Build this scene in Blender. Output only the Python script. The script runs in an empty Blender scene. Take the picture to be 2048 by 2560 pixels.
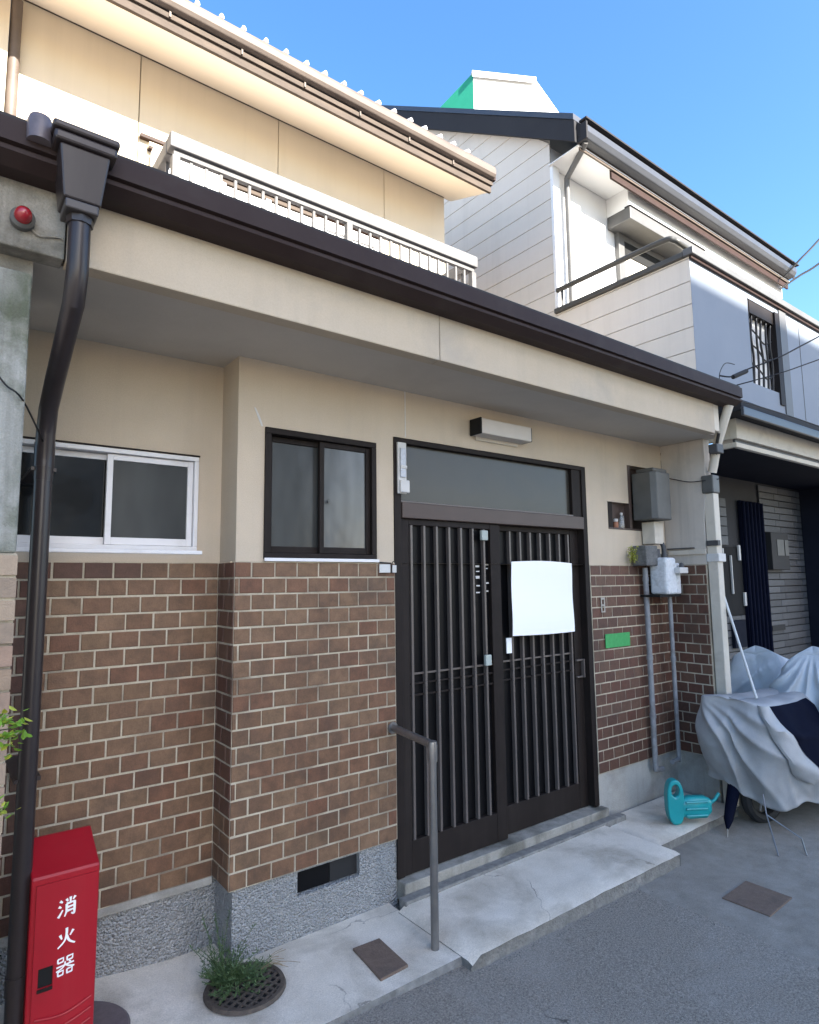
import bpy, bmesh, math, random
import numpy as np
from mathutils import Vector, Matrix
from mathutils import noise as mnoise
random.seed(7)
scn = bpy.context.scene
COL = scn.collection
R = math.radians

# ------------------------------------------------------------ camera, sky, sun, exposure
cam_d = bpy.data.cameras.new('camera'); cam = bpy.data.objects.new('camera', cam_d); COL.objects.link(cam)
cam_d.sensor_fit = 'HORIZONTAL'; cam_d.sensor_width = 36.0; cam_d.lens = 36.0 * 1559.5 / 2048.0
cam_d.clip_start = 0.05; cam_d.clip_end = 600
cr = Vector((0.79702963, -0.6038178, -0.0121588)); cu = Vector((-0.0571544, -0.0954544, 0.99379164)); cf = Vector((0.6012297, 0.79138646, 0.11059082))
m = Matrix.Identity(4)
for i in range(3):
    m[i][0] = cr[i]; m[i][1] = cu[i]; m[i][2] = -cf[i]
m[0][3], m[1][3], m[2][3] = 0.0, -2.75, 1.62
cam.matrix_world = m
scn.camera = cam
scn.view_settings.view_transform = 'Standard'; scn.view_settings.look = 'None'
scn.view_settings.gamma = 1.0; scn.view_settings.use_curve_mapping = False
scn.view_settings.exposure = 2.35

SUN = Vector((0.15, -1.0, 0.60)).normalized()          # towards the sun
world = bpy.data.worlds.new('World'); scn.world = world; world.use_nodes = True
wn = world.node_tree; wn.nodes.clear()
sky = wn.nodes.new('ShaderNodeTexSky'); sky.sky_type = 'NISHITA'; sky.sun_disc = False
sky.sun_elevation = math.asin(SUN.z); sky.sun_rotation = math.atan2(SUN.x, SUN.y)
sky.air_density = 1.0; sky.dust_density = 1.4; sky.ozone_density = 3.0; sky.altitude = 30
bgn = wn.nodes.new('ShaderNodeBackground'); bgn.inputs['Strength'].default_value = 0.095
won = wn.nodes.new('ShaderNodeOutputWorld')
hs = wn.nodes.new('ShaderNodeHueSaturation'); hs.inputs['Saturation'].default_value = 1.2
wn.links.new(sky.outputs[0], hs.inputs['Color']); wn.links.new(hs.outputs[0], bgn.inputs[0]); wn.links.new(bgn.outputs[0], won.inputs[0])
sl = bpy.data.lights.new('sun', 'SUN'); sl.energy = 5.0; sl.angle = R(0.4); sl.color = (1.0, 0.95, 0.86)
so = bpy.data.objects.new('sun', sl); COL.objects.link(so); so.location = (0, -20, 15)
so.rotation_euler = (-SUN).to_track_quat('-Z', 'Y').to_euler()

# ------------------------------------------------------------ materials
def mat(name, col, rough=0.7, col2=None, scale=6.0, bump=0.0, bscale=60.0, metal=0.0, spec=0.4, detail=6.0,
        stain=None, stain_scale=1.3, stain_lo=0.52, stain_hi=0.72, stain_amt=0.6, stretch=(1, 1, 1), rand=None, coat=0.0, streak=None, streak_amt=.35, fine=0.0, wavy=0.0, crack=0.0):
    mt = bpy.data.materials.new(name); mt.use_nodes = True
    nt = mt.node_tree; b = nt.nodes['Principled BSDF']
    b.inputs['Roughness'].default_value = rough; b.inputs['Metallic'].default_value = metal
    b.inputs['Specular IOR Level'].default_value = spec; b.inputs['Coat Weight'].default_value = coat
    geo = nt.nodes.new('ShaderNodeNewGeometry')
    mp = nt.nodes.new('ShaderNodeMapping'); mp.inputs['Scale'].default_value = stretch
    nt.links.new(geo.outputs['Position'], mp.inputs[0])
    P = mp.outputs[0]
    out = None
    if col2 is not None:
        n = nt.nodes.new('ShaderNodeTexNoise'); n.inputs['Scale'].default_value = scale; n.inputs['Detail'].default_value = detail
        n.inputs['Roughness'].default_value = 0.65
        nt.links.new(P, n.inputs['Vector'])
        rp = nt.nodes.new('ShaderNodeValToRGB'); rp.color_ramp.elements[0].position = 0.3; rp.color_ramp.elements[1].position = 0.72
        rp.color_ramp.elements[0].color = (*col, 1); rp.color_ramp.elements[1].color = (*col2, 1)
        nt.links.new(n.outputs['Fac'], rp.inputs[0]); out = rp.outputs[0]
    if rand is not None:
        oi = nt.nodes.new('ShaderNodeObjectInfo')
        rr = nt.nodes.new('ShaderNodeValToRGB'); rr.color_ramp.interpolation = 'LINEAR'
        els = rr.color_ramp.elements
        for k, c in enumerate(rand):
            p = k / (len(rand) - 1)
            if k == 0: els[0].position = 0; els[0].color = (*c, 1)
            elif k == len(rand) - 1: els[-1].position = 1; els[-1].color = (*c, 1)
            else:
                e = els.new(p); e.color = (*c, 1)
        nt.links.new(oi.outputs['Random'], rr.inputs[0])
        if out is None: out = rr.outputs[0]
        else:
            mx = nt.nodes.new('ShaderNodeMix'); mx.data_type = 'RGBA'; mx.blend_type = 'MULTIPLY'; mx.inputs[0].default_value = 1.0
            nt.links.new(out, mx.inputs[6]); nt.links.new(rr.outputs[0], mx.inputs[7]); out = mx.outputs[2]
    if stain is not None:
        n2 = nt.nodes.new('ShaderNodeTexNoise'); n2.inputs['Scale'].default_value = stain_scale; n2.inputs['Detail'].default_value = 7
        n2.inputs['Roughness'].default_value = 0.6; n2.inputs['Distortion'].default_value = 0.4
        nt.links.new(P, n2.inputs['Vector'])
        mr = nt.nodes.new('ShaderNodeMapRange'); mr.inputs[1].default_value = stain_lo; mr.inputs[2].default_value = stain_hi
        mr.inputs[4].default_value = stain_amt
        nt.links.new(n2.outputs['Fac'], mr.inputs[0])
        mx = nt.nodes.new('ShaderNodeMix'); mx.data_type = 'RGBA'
        nt.links.new(mr.outputs[0], mx.inputs[0])
        if out is None: mx.inputs[6].default_value = (*col, 1)
        else: nt.links.new(out, mx.inputs[6])
        mx.inputs[7].default_value = (*stain, 1); out = mx.outputs[2]
    if streak is not None:
        m3 = nt.nodes.new('ShaderNodeMapping'); m3.inputs['Scale'].default_value = (11, 11, .55); nt.links.new(geo.outputs['Position'], m3.inputs[0])
        n3 = nt.nodes.new('ShaderNodeTexNoise'); n3.inputs['Scale'].default_value = 1.0; n3.inputs['Detail'].default_value = 6; n3.inputs['Roughness'].default_value = .62
        nt.links.new(m3.outputs[0], n3.inputs['Vector'])
        r3 = nt.nodes.new('ShaderNodeMapRange'); r3.inputs[1].default_value = .5; r3.inputs[2].default_value = .72; r3.inputs[4].default_value = streak_amt
        nt.links.new(n3.outputs['Fac'], r3.inputs[0])
        mx = nt.nodes.new('ShaderNodeMix'); mx.data_type = 'RGBA'; nt.links.new(r3.outputs[0], mx.inputs[0])
        if out is None: mx.inputs[6].default_value = (*col, 1)
        else: nt.links.new(out, mx.inputs[6])
        mx.inputs[7].default_value = (*streak, 1); out = mx.outputs[2]
    if fine > 0:
        n4 = nt.nodes.new('ShaderNodeTexNoise'); n4.inputs['Scale'].default_value = 170; n4.inputs['Detail'].default_value = 4; n4.inputs['Roughness'].default_value = .75
        nt.links.new(geo.outputs['Position'], n4.inputs['Vector'])
        r4 = nt.nodes.new('ShaderNodeMapRange'); r4.inputs[1].default_value = .3; r4.inputs[2].default_value = .7; r4.inputs[3].default_value = 1 - fine; r4.inputs[4].default_value = 1 + fine
        nt.links.new(n4.outputs['Fac'], r4.inputs[0])
        mx = nt.nodes.new('ShaderNodeMix'); mx.data_type = 'RGBA'; mx.blend_type = 'MULTIPLY'; mx.inputs[0].default_value = 1
        if out is None: mx.inputs[6].default_value = (*col, 1)
        else: nt.links.new(out, mx.inputs[6])
        nt.links.new(r4.outputs[0], mx.inputs[7]); out = mx.outputs[2]
    if crack > 0:
        nd = nt.nodes.new('ShaderNodeTexNoise'); nd.inputs['Scale'].default_value = 5; nd.inputs['Detail'].default_value = 5
        nt.links.new(geo.outputs['Position'], nd.inputs['Vector'])
        vm = nt.nodes.new('ShaderNodeVectorMath'); vm.operation = 'MULTIPLY_ADD'; vm.inputs[1].default_value = (.28, .28, .28)
        nt.links.new(nd.outputs['Color'], vm.inputs[0]); nt.links.new(geo.outputs['Position'], vm.inputs[2])
        vo = nt.nodes.new('ShaderNodeTexVoronoi'); vo.feature = 'DISTANCE_TO_EDGE'; vo.inputs['Scale'].default_value = crack
        nt.links.new(vm.outputs[0], vo.inputs['Vector'])
        r5 = nt.nodes.new('ShaderNodeMapRange'); r5.inputs[1].default_value = .001; r5.inputs[2].default_value = .0045 * crack; r5.inputs[3].default_value = 1; r5.inputs[4].default_value = 0
        nt.links.new(vo.outputs['Distance'], r5.inputs[0])
        nm = nt.nodes.new('ShaderNodeTexNoise'); nm.inputs['Scale'].default_value = 1.7; nt.links.new(geo.outputs['Position'], nm.inputs['Vector'])
        r6 = nt.nodes.new('ShaderNodeMapRange'); r6.inputs[1].default_value = .45; r6.inputs[2].default_value = .6; r6.inputs[4].default_value = .75; nt.links.new(nm.outputs['Fac'], r6.inputs[0])
        mu = nt.nodes.new('ShaderNodeMath'); mu.operation = 'MULTIPLY'; nt.links.new(r5.outputs[0], mu.inputs[0]); nt.links.new(r6.outputs[0], mu.inputs[1])
        mx = nt.nodes.new('ShaderNodeMix'); mx.data_type = 'RGBA'; nt.links.new(mu.outputs[0], mx.inputs[0])
        if out is None: mx.inputs[6].default_value = (*col, 1)
        else: nt.links.new(out, mx.inputs[6])
        mx.inputs[7].default_value = (.05, .045, .04, 1); out = mx.outputs[2]
    if out is None: b.inputs['Base Color'].default_value = (*col, 1)
    else: nt.links.new(out, b.inputs['Base Color'])
    if wavy > 0:
        nb = nt.nodes.new('ShaderNodeTexNoise'); nb.inputs['Scale'].default_value = 5; nb.inputs['Detail'].default_value = 2
        nt.links.new(geo.outputs['Position'], nb.inputs['Vector'])
        bp = nt.nodes.new('ShaderNodeBump'); bp.inputs['Strength'].default_value = wavy; bp.inputs['Distance'].default_value = 0.02
        nt.links.new(nb.outputs['Fac'], bp.inputs['Height']); nt.links.new(bp.outputs[0], b.inputs['Normal'])
    if bump > 0:
        nb = nt.nodes.new('ShaderNodeTexNoise'); nb.inputs['Scale'].default_value = bscale; nb.inputs['Detail'].default_value = 5
        nt.links.new(geo.outputs['Position'], nb.inputs['Vector'])
        bp = nt.nodes.new('ShaderNodeBump'); bp.inputs['Strength'].default_value = bump; bp.inputs['Distance'].default_value = 0.01
        nt.links.new(nb.outputs['Fac'], bp.inputs['Height']); nt.links.new(bp.outputs[0], b.inputs['Normal'])
    return mt

M = {}
M['plaster'] = mat('plaster', (.475, .395, .30), .9, (.53, .445, .345), 2.2, .25, 330, stain=(.38, .335, .275), stain_scale=1.5, stain_amt=.4, streak=(.36, .31, .25), streak_amt=.22, fine=.06)
M['plaster_white'] = mat('plaster_white', (.47, .42, .365), .9, (.52, .47, .41), 3, .2, 300, stain=(.30, .28, .25), stain_scale=2.2, stain_amt=.6, streak=(.28, .25, .22), streak_amt=.5, fine=.06)
M['beam'] = mat('beam_plaster', (.455, .38, .285), .9, (.515, .435, .335), 1.8, .2, 300, stain=(.33, .30, .26), stain_scale=2.6, stain_amt=.5, streak=(.36, .31, .25), streak_amt=.22, fine=.05)
M['soffit'] = mat('soffit_board', (.48, .44, .385), .9, (.54, .50, .44), 1.6, .12, 200, stain=(.38, .345, .30), stain_scale=1.1, stain_amt=.5, fine=.04)
M['upper'] = mat('upper_panel', (.63, .54, .405), .8, (.66, .57, .435), 1.5, .08, 240, streak=(.5, .42, .31), streak_amt=.2)
M['uppersoffit'] = mat('upper_soffit', (.74, .65, .52), .85, (.78, .69, .57), 1.2)
M['mortar'] = mat('mortar', (.42, .365, .275), .95, (.54, .48, .375), 14, .3, 300, stain=(.15, .12, .09), stain_scale=2.4, stain_lo=.46, stain_hi=.68, stain_amt=.85, fine=.15)
M['brick'] = mat('brick_tile', (.60, .59, .57), .58, (1.12, 1.06, 1.0), 16, .25, 240, spec=.35,
                 rand=[(.156, .087, .052), (.18, .106, .064), (.20, .122, .074), (.162, .078, .047), (.185, .114, .067), (.21, .13, .08), (.17, .095, .057)],
                 stain=(.045, .032, .026), stain_scale=3.0, stain_lo=.52, stain_hi=.74, stain_amt=.6, fine=.14)
M['concrete'] = mat('concrete', (.33, .315, .285), .92, (.44, .425, .39), 4, .3, 200, stain=(.17, .16, .14), stain_scale=2.6, stain_lo=.48, stain_hi=.7, stain_amt=.7, streak=(.2, .19, .165), streak_amt=.4, fine=.12)
M['slab'] = mat('slab_concrete', (.58, .515, .42), .92, (.74, .67, .57), 5, .35, 200, stain=(.27, .225, .165), stain_scale=2.7, stain_lo=.48, stain_hi=.7, stain_amt=.72, fine=.2, crack=1.1)
M['oldconc'] = mat('old_concrete', (.24, .225, .19), .95, (.36, .34, .30), 7, .5, 90, stain=(.07, .065, .05), stain_scale=3.1, stain_lo=.48, stain_hi=.66, stain_amt=.8, streak=(.09, .08, .065), streak_amt=.6, fine=.12)
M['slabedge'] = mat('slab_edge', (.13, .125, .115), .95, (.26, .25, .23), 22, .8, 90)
M['asphalt'] = mat('asphalt', (.15, .13, .105), .93, (.40, .355, .30), 120, .9, 200, detail=4, stain=(.38, .355, .32), stain_scale=1.3, stain_lo=.5, stain_hi=.74, stain_amt=.5, fine=.3, crack=.75)
M['gutter'] = mat('gutter_brown', (.031, .020, .0195), .6, (.038, .026, .025), 5, spec=.16, stain=(.06, .05, .045), stain_scale=5, stain_amt=.3)
M['pipe'] = mat('pipe_brown', (.022, .017, .018), .34, (.030, .023, .024), 5, spec=.42, streak=(.06, .052, .048), streak_amt=.3)
M['dbrown'] = mat('door_brown', (.012, .0085, .0075), .6, (.018, .013, .0115), 8, spec=.18, streak=(.03, .024, .021), streak_amt=.4)
M['slat'] = mat('slat_brown', (.085, .070, .063), .36, (.105, .088, .08), 10, spec=.5)
M['tbar'] = mat('transom_brown', (.060, .040, .033), .45, (.07, .047, .04), 6, spec=.4)
M['alu'] = mat('white_aluminium', (.66, .65, .66), .38, (.72, .71, .72), 9, spec=.5, stain=(.45, .43, .40), stain_scale=6, stain_amt=.4)
M['gla'] = mat('dark_glass', (.008, .0085, .009), .12, (.013, .0135, .014), 1.5, spec=.5, wavy=.12)
M['glafrost'] = mat('frosted_glass', (.026, .027, .026), .22, (.062, .064, .062), 3.2, spec=.5, wavy=.15, stretch=(1.6, 1, .5), detail=2)
M['glatran'] = mat('transom_glass', (.034, .031, .026), .26, (.045, .042, .036), 1.6, spec=.35, wavy=.12)
M['gladoor'] = mat('door_glass', (.004, .004, .005), .4, (.006, .006, .007), 2, spec=.15)
M['black'] = mat('black_void', (.006, .006, .006), .9)
M['darkgrey'] = mat('dark_grey', (.05, .05, .052), .55, (.07, .07, .072), 10)
M['red'] = mat('red_paint', (.30, .003, .012), .42, (.345, .006, .016), 4, spec=.45, stain=(.24, .010, .016), stain_scale=5, stain_amt=.6, streak=(.36, .03, .035), streak_amt=.25)
M['redglass'] = mat('red_lamp_glass', (.30, .012, .02), .25, spec=.6, coat=.3)
M['white'] = mat('white_sheet', (.86, .86, .86), .6)
M['whiteplastic'] = mat('white_plastic', (.50, .49, .475), .5, (.56, .55, .53), 20, stain=(.38, .36, .33), stain_scale=12, stain_amt=.4)
M['greyplastic'] = mat('grey_plastic', (.075, .075, .07), .5, (.10, .10, .095), 8, stain=(.1, .1, .095), stain_scale=8, stain_amt=.5)
M['steel'] = mat('steel_tube', (.21, .20, .195), .36, (.27, .26, .25), 14, metal=.75, spec=.5)
M['conduit'] = mat('conduit_grey', (.17, .175, .185), .5, (.25, .255, .265), 20, stain=(.08, .06, .05), stain_scale=9, stain_amt=.6)
M['green'] = mat('green_plate', (.035, .27, .075), .55, (.05, .33, .10), 40)
M['teal'] = mat('teal_plastic', (.008, .25, .265), .3, (.012, .30, .31), 12, spec=.5)
M['meter'] = mat('meter_grey', (.50, .52, .54), .7, (.66, .68, .70), 40, .5, 120, stain=(.25, .25, .25), stain_scale=14, stain_amt=.6)
M['beige'] = mat('beige_post', (.52, .47, .39), .7, (.58, .53, .45), 5, stain=(.36, .32, .27), stain_scale=5, stain_amt=.5)
M['lidbrown'] = mat('brown_lid', (.135, .092, .068), .85, (.185, .13, .098), 40, .5, 160, stain=(.09, .07, .055), stain_scale=6, stain_amt=.5, fine=.2)
M['iron'] = mat('rusty_iron', (.055, .043, .035), .75, (.11, .085, .065), 30, .5, 150)
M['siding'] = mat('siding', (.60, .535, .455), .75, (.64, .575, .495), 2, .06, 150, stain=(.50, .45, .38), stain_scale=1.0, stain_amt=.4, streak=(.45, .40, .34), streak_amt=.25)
M['balcwall'] = mat('balcony_wall', (.19, .215, .255), .7, (.215, .24, .28), 1.5, .05, 150)  # white-grey wall; its blue shaded look is put into this colour
M['nwhite'] = mat('white_render', (.72, .71, .69), .75, (.76, .75, .73), 2)
M['nroof'] = mat('dark_roof_metal', (.026, .025, .027), .7, (.034, .033, .035), 3, spec=.12)
M['ngut'] = mat('grey_gutter', (.04, .043, .052), .38, (.052, .055, .064), 4, spec=.5)
M['nbrown'] = mat('red_brown_trim', (.024, .011, .008), .6, (.034, .016, .011), 10, spec=.2)
M['ngrey'] = mat('grey_metal', (.09, .087, .084), .5, (.11, .107, .103), 7)
M['rail'] = mat('rail_grey', (.05, .048, .042), .45, (.065, .062, .056), 8)
M['railpaint'] = mat('balcony_paint', (.105, .10, .098), .7, (.135, .13, .127), 7, stain=(.055, .048, .043), stain_scale=9, stain_amt=.5, fine=.1)
M['fasciawood'] = mat('fascia_wood', (.05, .036, .027), .8, (.085, .062, .046), 16, .3, 120, stretch=(.3, 1, 1))
M['gutterold'] = mat('old_gutter', (.095, .07, .055), .6, (.135, .105, .085), 5, stain=(.05, .036, .028), stain_scale=4, stain_amt=.7, stretch=(.4, 1, 1))
M['tile_roof'] = mat('roof_tile', (.34, .31, .30), .7, (.44, .41, .40), 12, .3, 90)
M['navy'] = mat('navy_cloth', (.003, .004, .012), .85, (.005, .007, .018), 6, spec=.06)
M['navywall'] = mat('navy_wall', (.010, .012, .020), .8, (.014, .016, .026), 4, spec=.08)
M['porchtile'] = mat('porch_tile', (.85, .85, .85), .55, (1.1, 1.1, 1.1), 22, .2, 160, rand=[(.05, .052, .058), (.07, .073, .08), (.09, .093, .10), (.06, .062, .068)])
M['lefttile'] = mat('left_tile', (.85, .85, .85), .6, (1.1, 1.1, 1.1), 30, .2, 200, rand=[(.27, .19, .13), (.33, .25, .18), (.30, .20, .145), (.25, .19, .14)])
M['cover'] = mat('cover_cloth', (.31, .31, .315), .5, (.38, .38, .385), 5, .15, 160, spec=.4, stain=(.20, .20, .20), stain_scale=2.2, stain_amt=.5, fine=.05)
M['coverblue'] = mat('cover_cloth_pale', (.42, .455, .49), .5, (.48, .515, .55), 5, .15, 160, spec=.4, stain=(.32, .34, .36), stain_scale=2.2, stain_amt=.4, fine=.05)
M['rubber'] = mat('rubber', (.014, .014, .015), .7)
M['chrome'] = mat('chrome', (.45, .45, .45), .3, metal=.8)
M['leaf'] = mat('leaf_green', (.10, .22, .018), .5, (.20, .34, .03), 60, spec=.4)
M['leafyel'] = mat('leaf_yellow', (.26, .30, .03), .5, (.42, .42, .06), 60, spec=.4)
M['weed'] = mat('weed_green', (.045, .085, .028), .6, (.085, .13, .045), 50)
M['stem'] = mat('stem_brown', (.07, .06, .035), .7)
M['straw'] = mat('dry_stem', (.24, .18, .10), .7)
M['green_side'] = mat('green_cladding', (.02, .27, .16), .6, (.025, .30, .18), 4)
M['wire'] = mat('wire_black', (.01, .01, .011), .5)
M['terracotta'] = mat('terracotta', (.28, .12, .07), .8, (.33, .15, .09), 12)
M['oppwall'] = mat('facing_wall', (.50, .47, .43), .85, (.56, .53, .49), 2, .1, 150)
M['oppwall2'] = mat('facing_wall_grey', (.40, .41, .43), .85, (.46, .47, .49), 2, .1, 150)
M['clearglass'] = bpy.data.materials.new('bottle_glass'); M['clearglass'].use_nodes = True
_b = M['clearglass'].node_tree.nodes['Principled BSDF']; _b.inputs['Transmission Weight'].default_value = .8
_b.inputs['Roughness'].default_value = .08; _b.inputs['Base Color'].default_value = (.8, .82, .82, 1)

def pebble():
    mt = mat('pebble_dash', (.27, .27, .262), .95, (.48, .48, .475), 150, 0)
    nt = mt.node_tree; b = nt.nodes['Principled BSDF']
    geo = nt.nodes.new('ShaderNodeNewGeometry'); v = nt.nodes.new('ShaderNodeTexVoronoi'); v.inputs['Scale'].default_value = 105
    nt.links.new(geo.outputs['Position'], v.inputs['Vector'])
    n = nt.nodes.new('ShaderNodeTexNoise'); n.inputs['Scale'].default_value = 70; n.inputs['Detail'].default_value = 4
    nt.links.new(geo.outputs['Position'], n.inputs['Vector'])
    ad = nt.nodes.new('ShaderNodeMath'); ad.operation = 'SUBTRACT'
    nt.links.new(n.outputs['Fac'], ad.inputs[0]); nt.links.new(v.outputs['Distance'], ad.inputs[1])
    bp = nt.nodes.new('ShaderNodeBump'); bp.inputs['Strength'].default_value = 1.0; bp.inputs['Distance'].default_value = .02
    nt.links.new(ad.outputs[0], bp.inputs['Height']); nt.links.new(bp.outputs[0], b.inputs['Normal'])
    return mt
M['pebble'] = pebble()

# ------------------------------------------------------------ mesh helpers
class MB:
    def __init__(s): s.v = []; s.f = []; s.mi = []
    def add(s, vs, fs, mi=0):
        o = len(s.v); s.v += [tuple(v) for v in vs]
        for f in fs: s.f.append(tuple(i + o for i in f)); s.mi.append(mi)
        return s
    def box(s, x0, x1, y0, y1, z0, z1, mi=0):
        return s.add([(x0, y0, z0), (x1, y0, z0), (x1, y1, z0), (x0, y1, z0), (x0, y0, z1), (x1, y0, z1), (x1, y1, z1), (x0, y1, z1)],
                     [(0, 3, 2, 1), (4, 5, 6, 7), (0, 1, 5, 4), (1, 2, 6, 5), (2, 3, 7, 6), (3, 0, 4, 7)], mi)
    def prism(s, poly, axis, a, b, mi=0):
        # poly: 2D points in the two other axes (order x,y,z without `axis`)
        n = len(poly); vs = []
        for t in (a, b):
            for p in poly:
                q = list(p); q.insert(axis, t); vs.append(q)
        fs = [tuple(range(n - 1, -1, -1)), tuple(range(n, 2 * n))]
        for i in range(n): fs.append((i, (i + 1) % n, n + (i + 1) % n, n + i))
        return s.add(vs, fs, mi)
    def tube(s, pts, r, n=10, mi=0, cap=True):
        pts = [Vector(p) for p in pts]; k = len(pts)
        rs = r if isinstance(r, (list, tuple)) else [r] * k
        t0 = (pts[1] - pts[0]).normalized()
        up = Vector((0, 0, 1)) if abs(t0.z) < .9 else Vector((1, 0, 0))
        a = t0.cross(up).normalized(); vs = []
        for i in range(k):
            if i == 0: t = t0
            elif i == k - 1: t = (pts[i] - pts[i - 1]).normalized()
            else: t = ((pts[i] - pts[i - 1]).normalized() + (pts[i + 1] - pts[i]).normalized()).normalized()
            a = (a - t * a.dot(t)).normalized(); bb = t.cross(a)
            for j in range(n):
                w = 2 * math.pi * j / n; vs.append(pts[i] + (a * math.cos(w) + bb * math.sin(w)) * rs[i])
        fs = []
        for i in range(k - 1):
            for j in range(n):
                fs.append((i * n + j, i * n + (j + 1) % n, (i + 1) * n + (j + 1) % n, (i + 1) * n + j))
        if cap: fs += [tuple(range(n - 1, -1, -1)), tuple(range((k - 1) * n, k * n))]
        return s.add(vs, fs, mi)
    def lathe(s, prof, c, n=20, axis=2, mi=0):
        vs = []; k = len(prof)
        for (r, h) in prof:
            for j in range(n):
                w = 2 * math.pi * j / n; q = [r * math.cos(w), r * math.sin(w)]; q.insert(axis, h)
                vs.append((c[0] + q[0], c[1] + q[1], c[2] + q[2]))
        fs = []
        for i in range(k - 1):
            for j in range(n): fs.append((i * n + j, i * n + (j + 1) % n, (i + 1) * n + (j + 1) % n, (i + 1) * n + j))
        fs += [tuple(range(n - 1, -1, -1)), tuple(range((k - 1) * n, k * n))]
        return s.add(vs, fs, mi)
    def holes(s, u0, u1, z0, z1, hs, y, depth, axis=1, mi=0):
        # a wall sheet facing -axis at `y` with rectangular holes and their reveals
        us = sorted({u0, u1, *[h[0] for h in hs], *[h[1] for h in hs]}); zs = sorted({z0, z1, *[h[2] for h in hs], *[h[3] for h in hs]})
        us = [u for u in us if u0 <= u <= u1]; zs = [z for z in zs if z0 <= z <= z1]
        def P(u, yy, z): return (u, yy, z) if axis == 1 else (yy, u, z)
        for i in range(len(us) - 1):
            for j in range(len(zs) - 1):
                cu_, cz_ = (us[i] + us[i + 1]) / 2, (zs[j] + zs[j + 1]) / 2
                if any(h[0] < cu_ < h[1] and h[2] < cz_ < h[3] for h in hs): continue
                s.add([P(us[i], y, zs[j]), P(us[i + 1], y, zs[j]), P(us[i + 1], y, zs[j + 1]), P(us[i], y, zs[j + 1])], [(0, 1, 2, 3)], mi)
        for (a, b, c, d) in hs:
            for (p, q) in (((a, c), (b, c)), ((b, c), (b, d)), ((b, d), (a, d)), ((a, d), (a, c))):
                s.add([P(p[0], y, p[1]), P(q[0], y, q[1]), P(q[0], y + depth, q[1]), P(p[0], y + depth, p[1])], [(0, 1, 2, 3)], mi)
        return s
    def build(s, name, mats, parent=None, bevel=0.0, smooth=False, loc=None):
        me = bpy.data.meshes.new(name); me.from_pydata(s.v, [], s.f)
        if not isinstance(mats, (list, tuple)): mats = [mats]
        for mm in mats: me.materials.append(mm)
        if len(mats) > 1: me.polygons.foreach_set('material_index', s.mi)
        bm = bmesh.new(); bm.from_mesh(me); bmesh.ops.recalc_face_normals(bm, faces=bm.faces); bm.to_mesh(me); bm.free()
        if smooth:
            me.polygons.foreach_set('use_smooth', [True] * len(me.polygons)); me.set_sharp_from_angle(angle=R(40))
        return link(me, name, parent, bevel, loc)
def link(me, name, parent=None, bevel=0.0, loc=None):
    o = bpy.data.objects.new(name, me); COL.objects.link(o)
    if parent is not None: o.parent = parent; o.matrix_parent_inverse = PINV(parent)
    if loc is not None: o.location = loc
    if bevel:
        b = o.modifiers.new('bevel', 'BEVEL'); b.width = bevel; b.segments = 2; b.limit_method = 'ANGLE'; b.angle_limit = R(35)
    return o
def world_of(o):
    mt = Matrix.Translation(o.location) @ o.rotation_euler.to_matrix().to_4x4()
    if o.parent is not None: mt = world_of(o.parent) @ o.matrix_parent_inverse @ mt
    return mt
def PINV(p): return world_of(p).inverted()
def tag(o, label=None, cat=None, group=None, kind=None):
    if label: o['label'] = label
    if cat: o['category'] = cat
    if group: o['group'] = group
    if kind: o['kind'] = kind
    return o
def thing(name, label, cat, loc=(0, 0, 0), group=None):
    o = bpy.data.objects.new(name, None); COL.objects.link(o); o.location = loc; o.empty_display_size = .1
    return tag(o, label, cat, group)
def struct(o): o['kind'] = 'structure'; return o
def bx(name, m, parent, x0, x1, y0, y1, z0, z1, bevel=0.0): return MB().box(x0, x1, y0, y1, z0, z1).build(name, m, parent, bevel)
def tb(name, m, parent, pts, r, n=10): return MB().tube(pts, r, n).build(name, m, parent, smooth=True)
def smooth_path(pts, n=6):
    pts = [Vector(p) for p in pts]; out = []
    for i in range(len(pts) - 1):
        p0 = pts[max(i - 1, 0)]; p1 = pts[i]; p2 = pts[i + 1]; p3 = pts[min(i + 2, len(pts) - 1)]
        for k in range(n):
            t = k / n
            out.append(.5 * ((2 * p1) + (p2 - p0) * t + (2 * p0 - 5 * p1 + 4 * p2 - p3) * t * t + (3 * p1 - p0 - 3 * p2 + p3) * t ** 3))
    out.append(pts[-1]); return out

# ------------------------------------------------------------ ground
def road_z(x): return -.018 - .034 * min(1, max(0, (x - 1.2) / 2.2))
def sheet(xs, ys, zf):
    b = MB(); vs = [(x, y, zf(x, y)) for y in ys for x in xs]; nx = len(xs)
    fs = [(j * nx + i, j * nx + i + 1, (j + 1) * nx + i + 1, (j + 1) * nx + i) for j in range(len(ys) - 1) for i in range(nx - 1)]
    return b.add(vs, fs)
xs = [-150, -40, -12, -6, -3] + [-2 + .25 * i for i in range(60)] + [14, 20, 40, 150]
ys = [-150, -40, -12, -6, -4.4] + [-4 + .25 * i for i in range(18)] + [.6, 1, 4, 10, 40, 150]
struct(sheet(xs, ys, lambda x, y: road_z(x) + .004 * mnoise.noise(Vector((x * .8, y * .8, 0)))).build('road', M['asphalt'], smooth=True))
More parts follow.
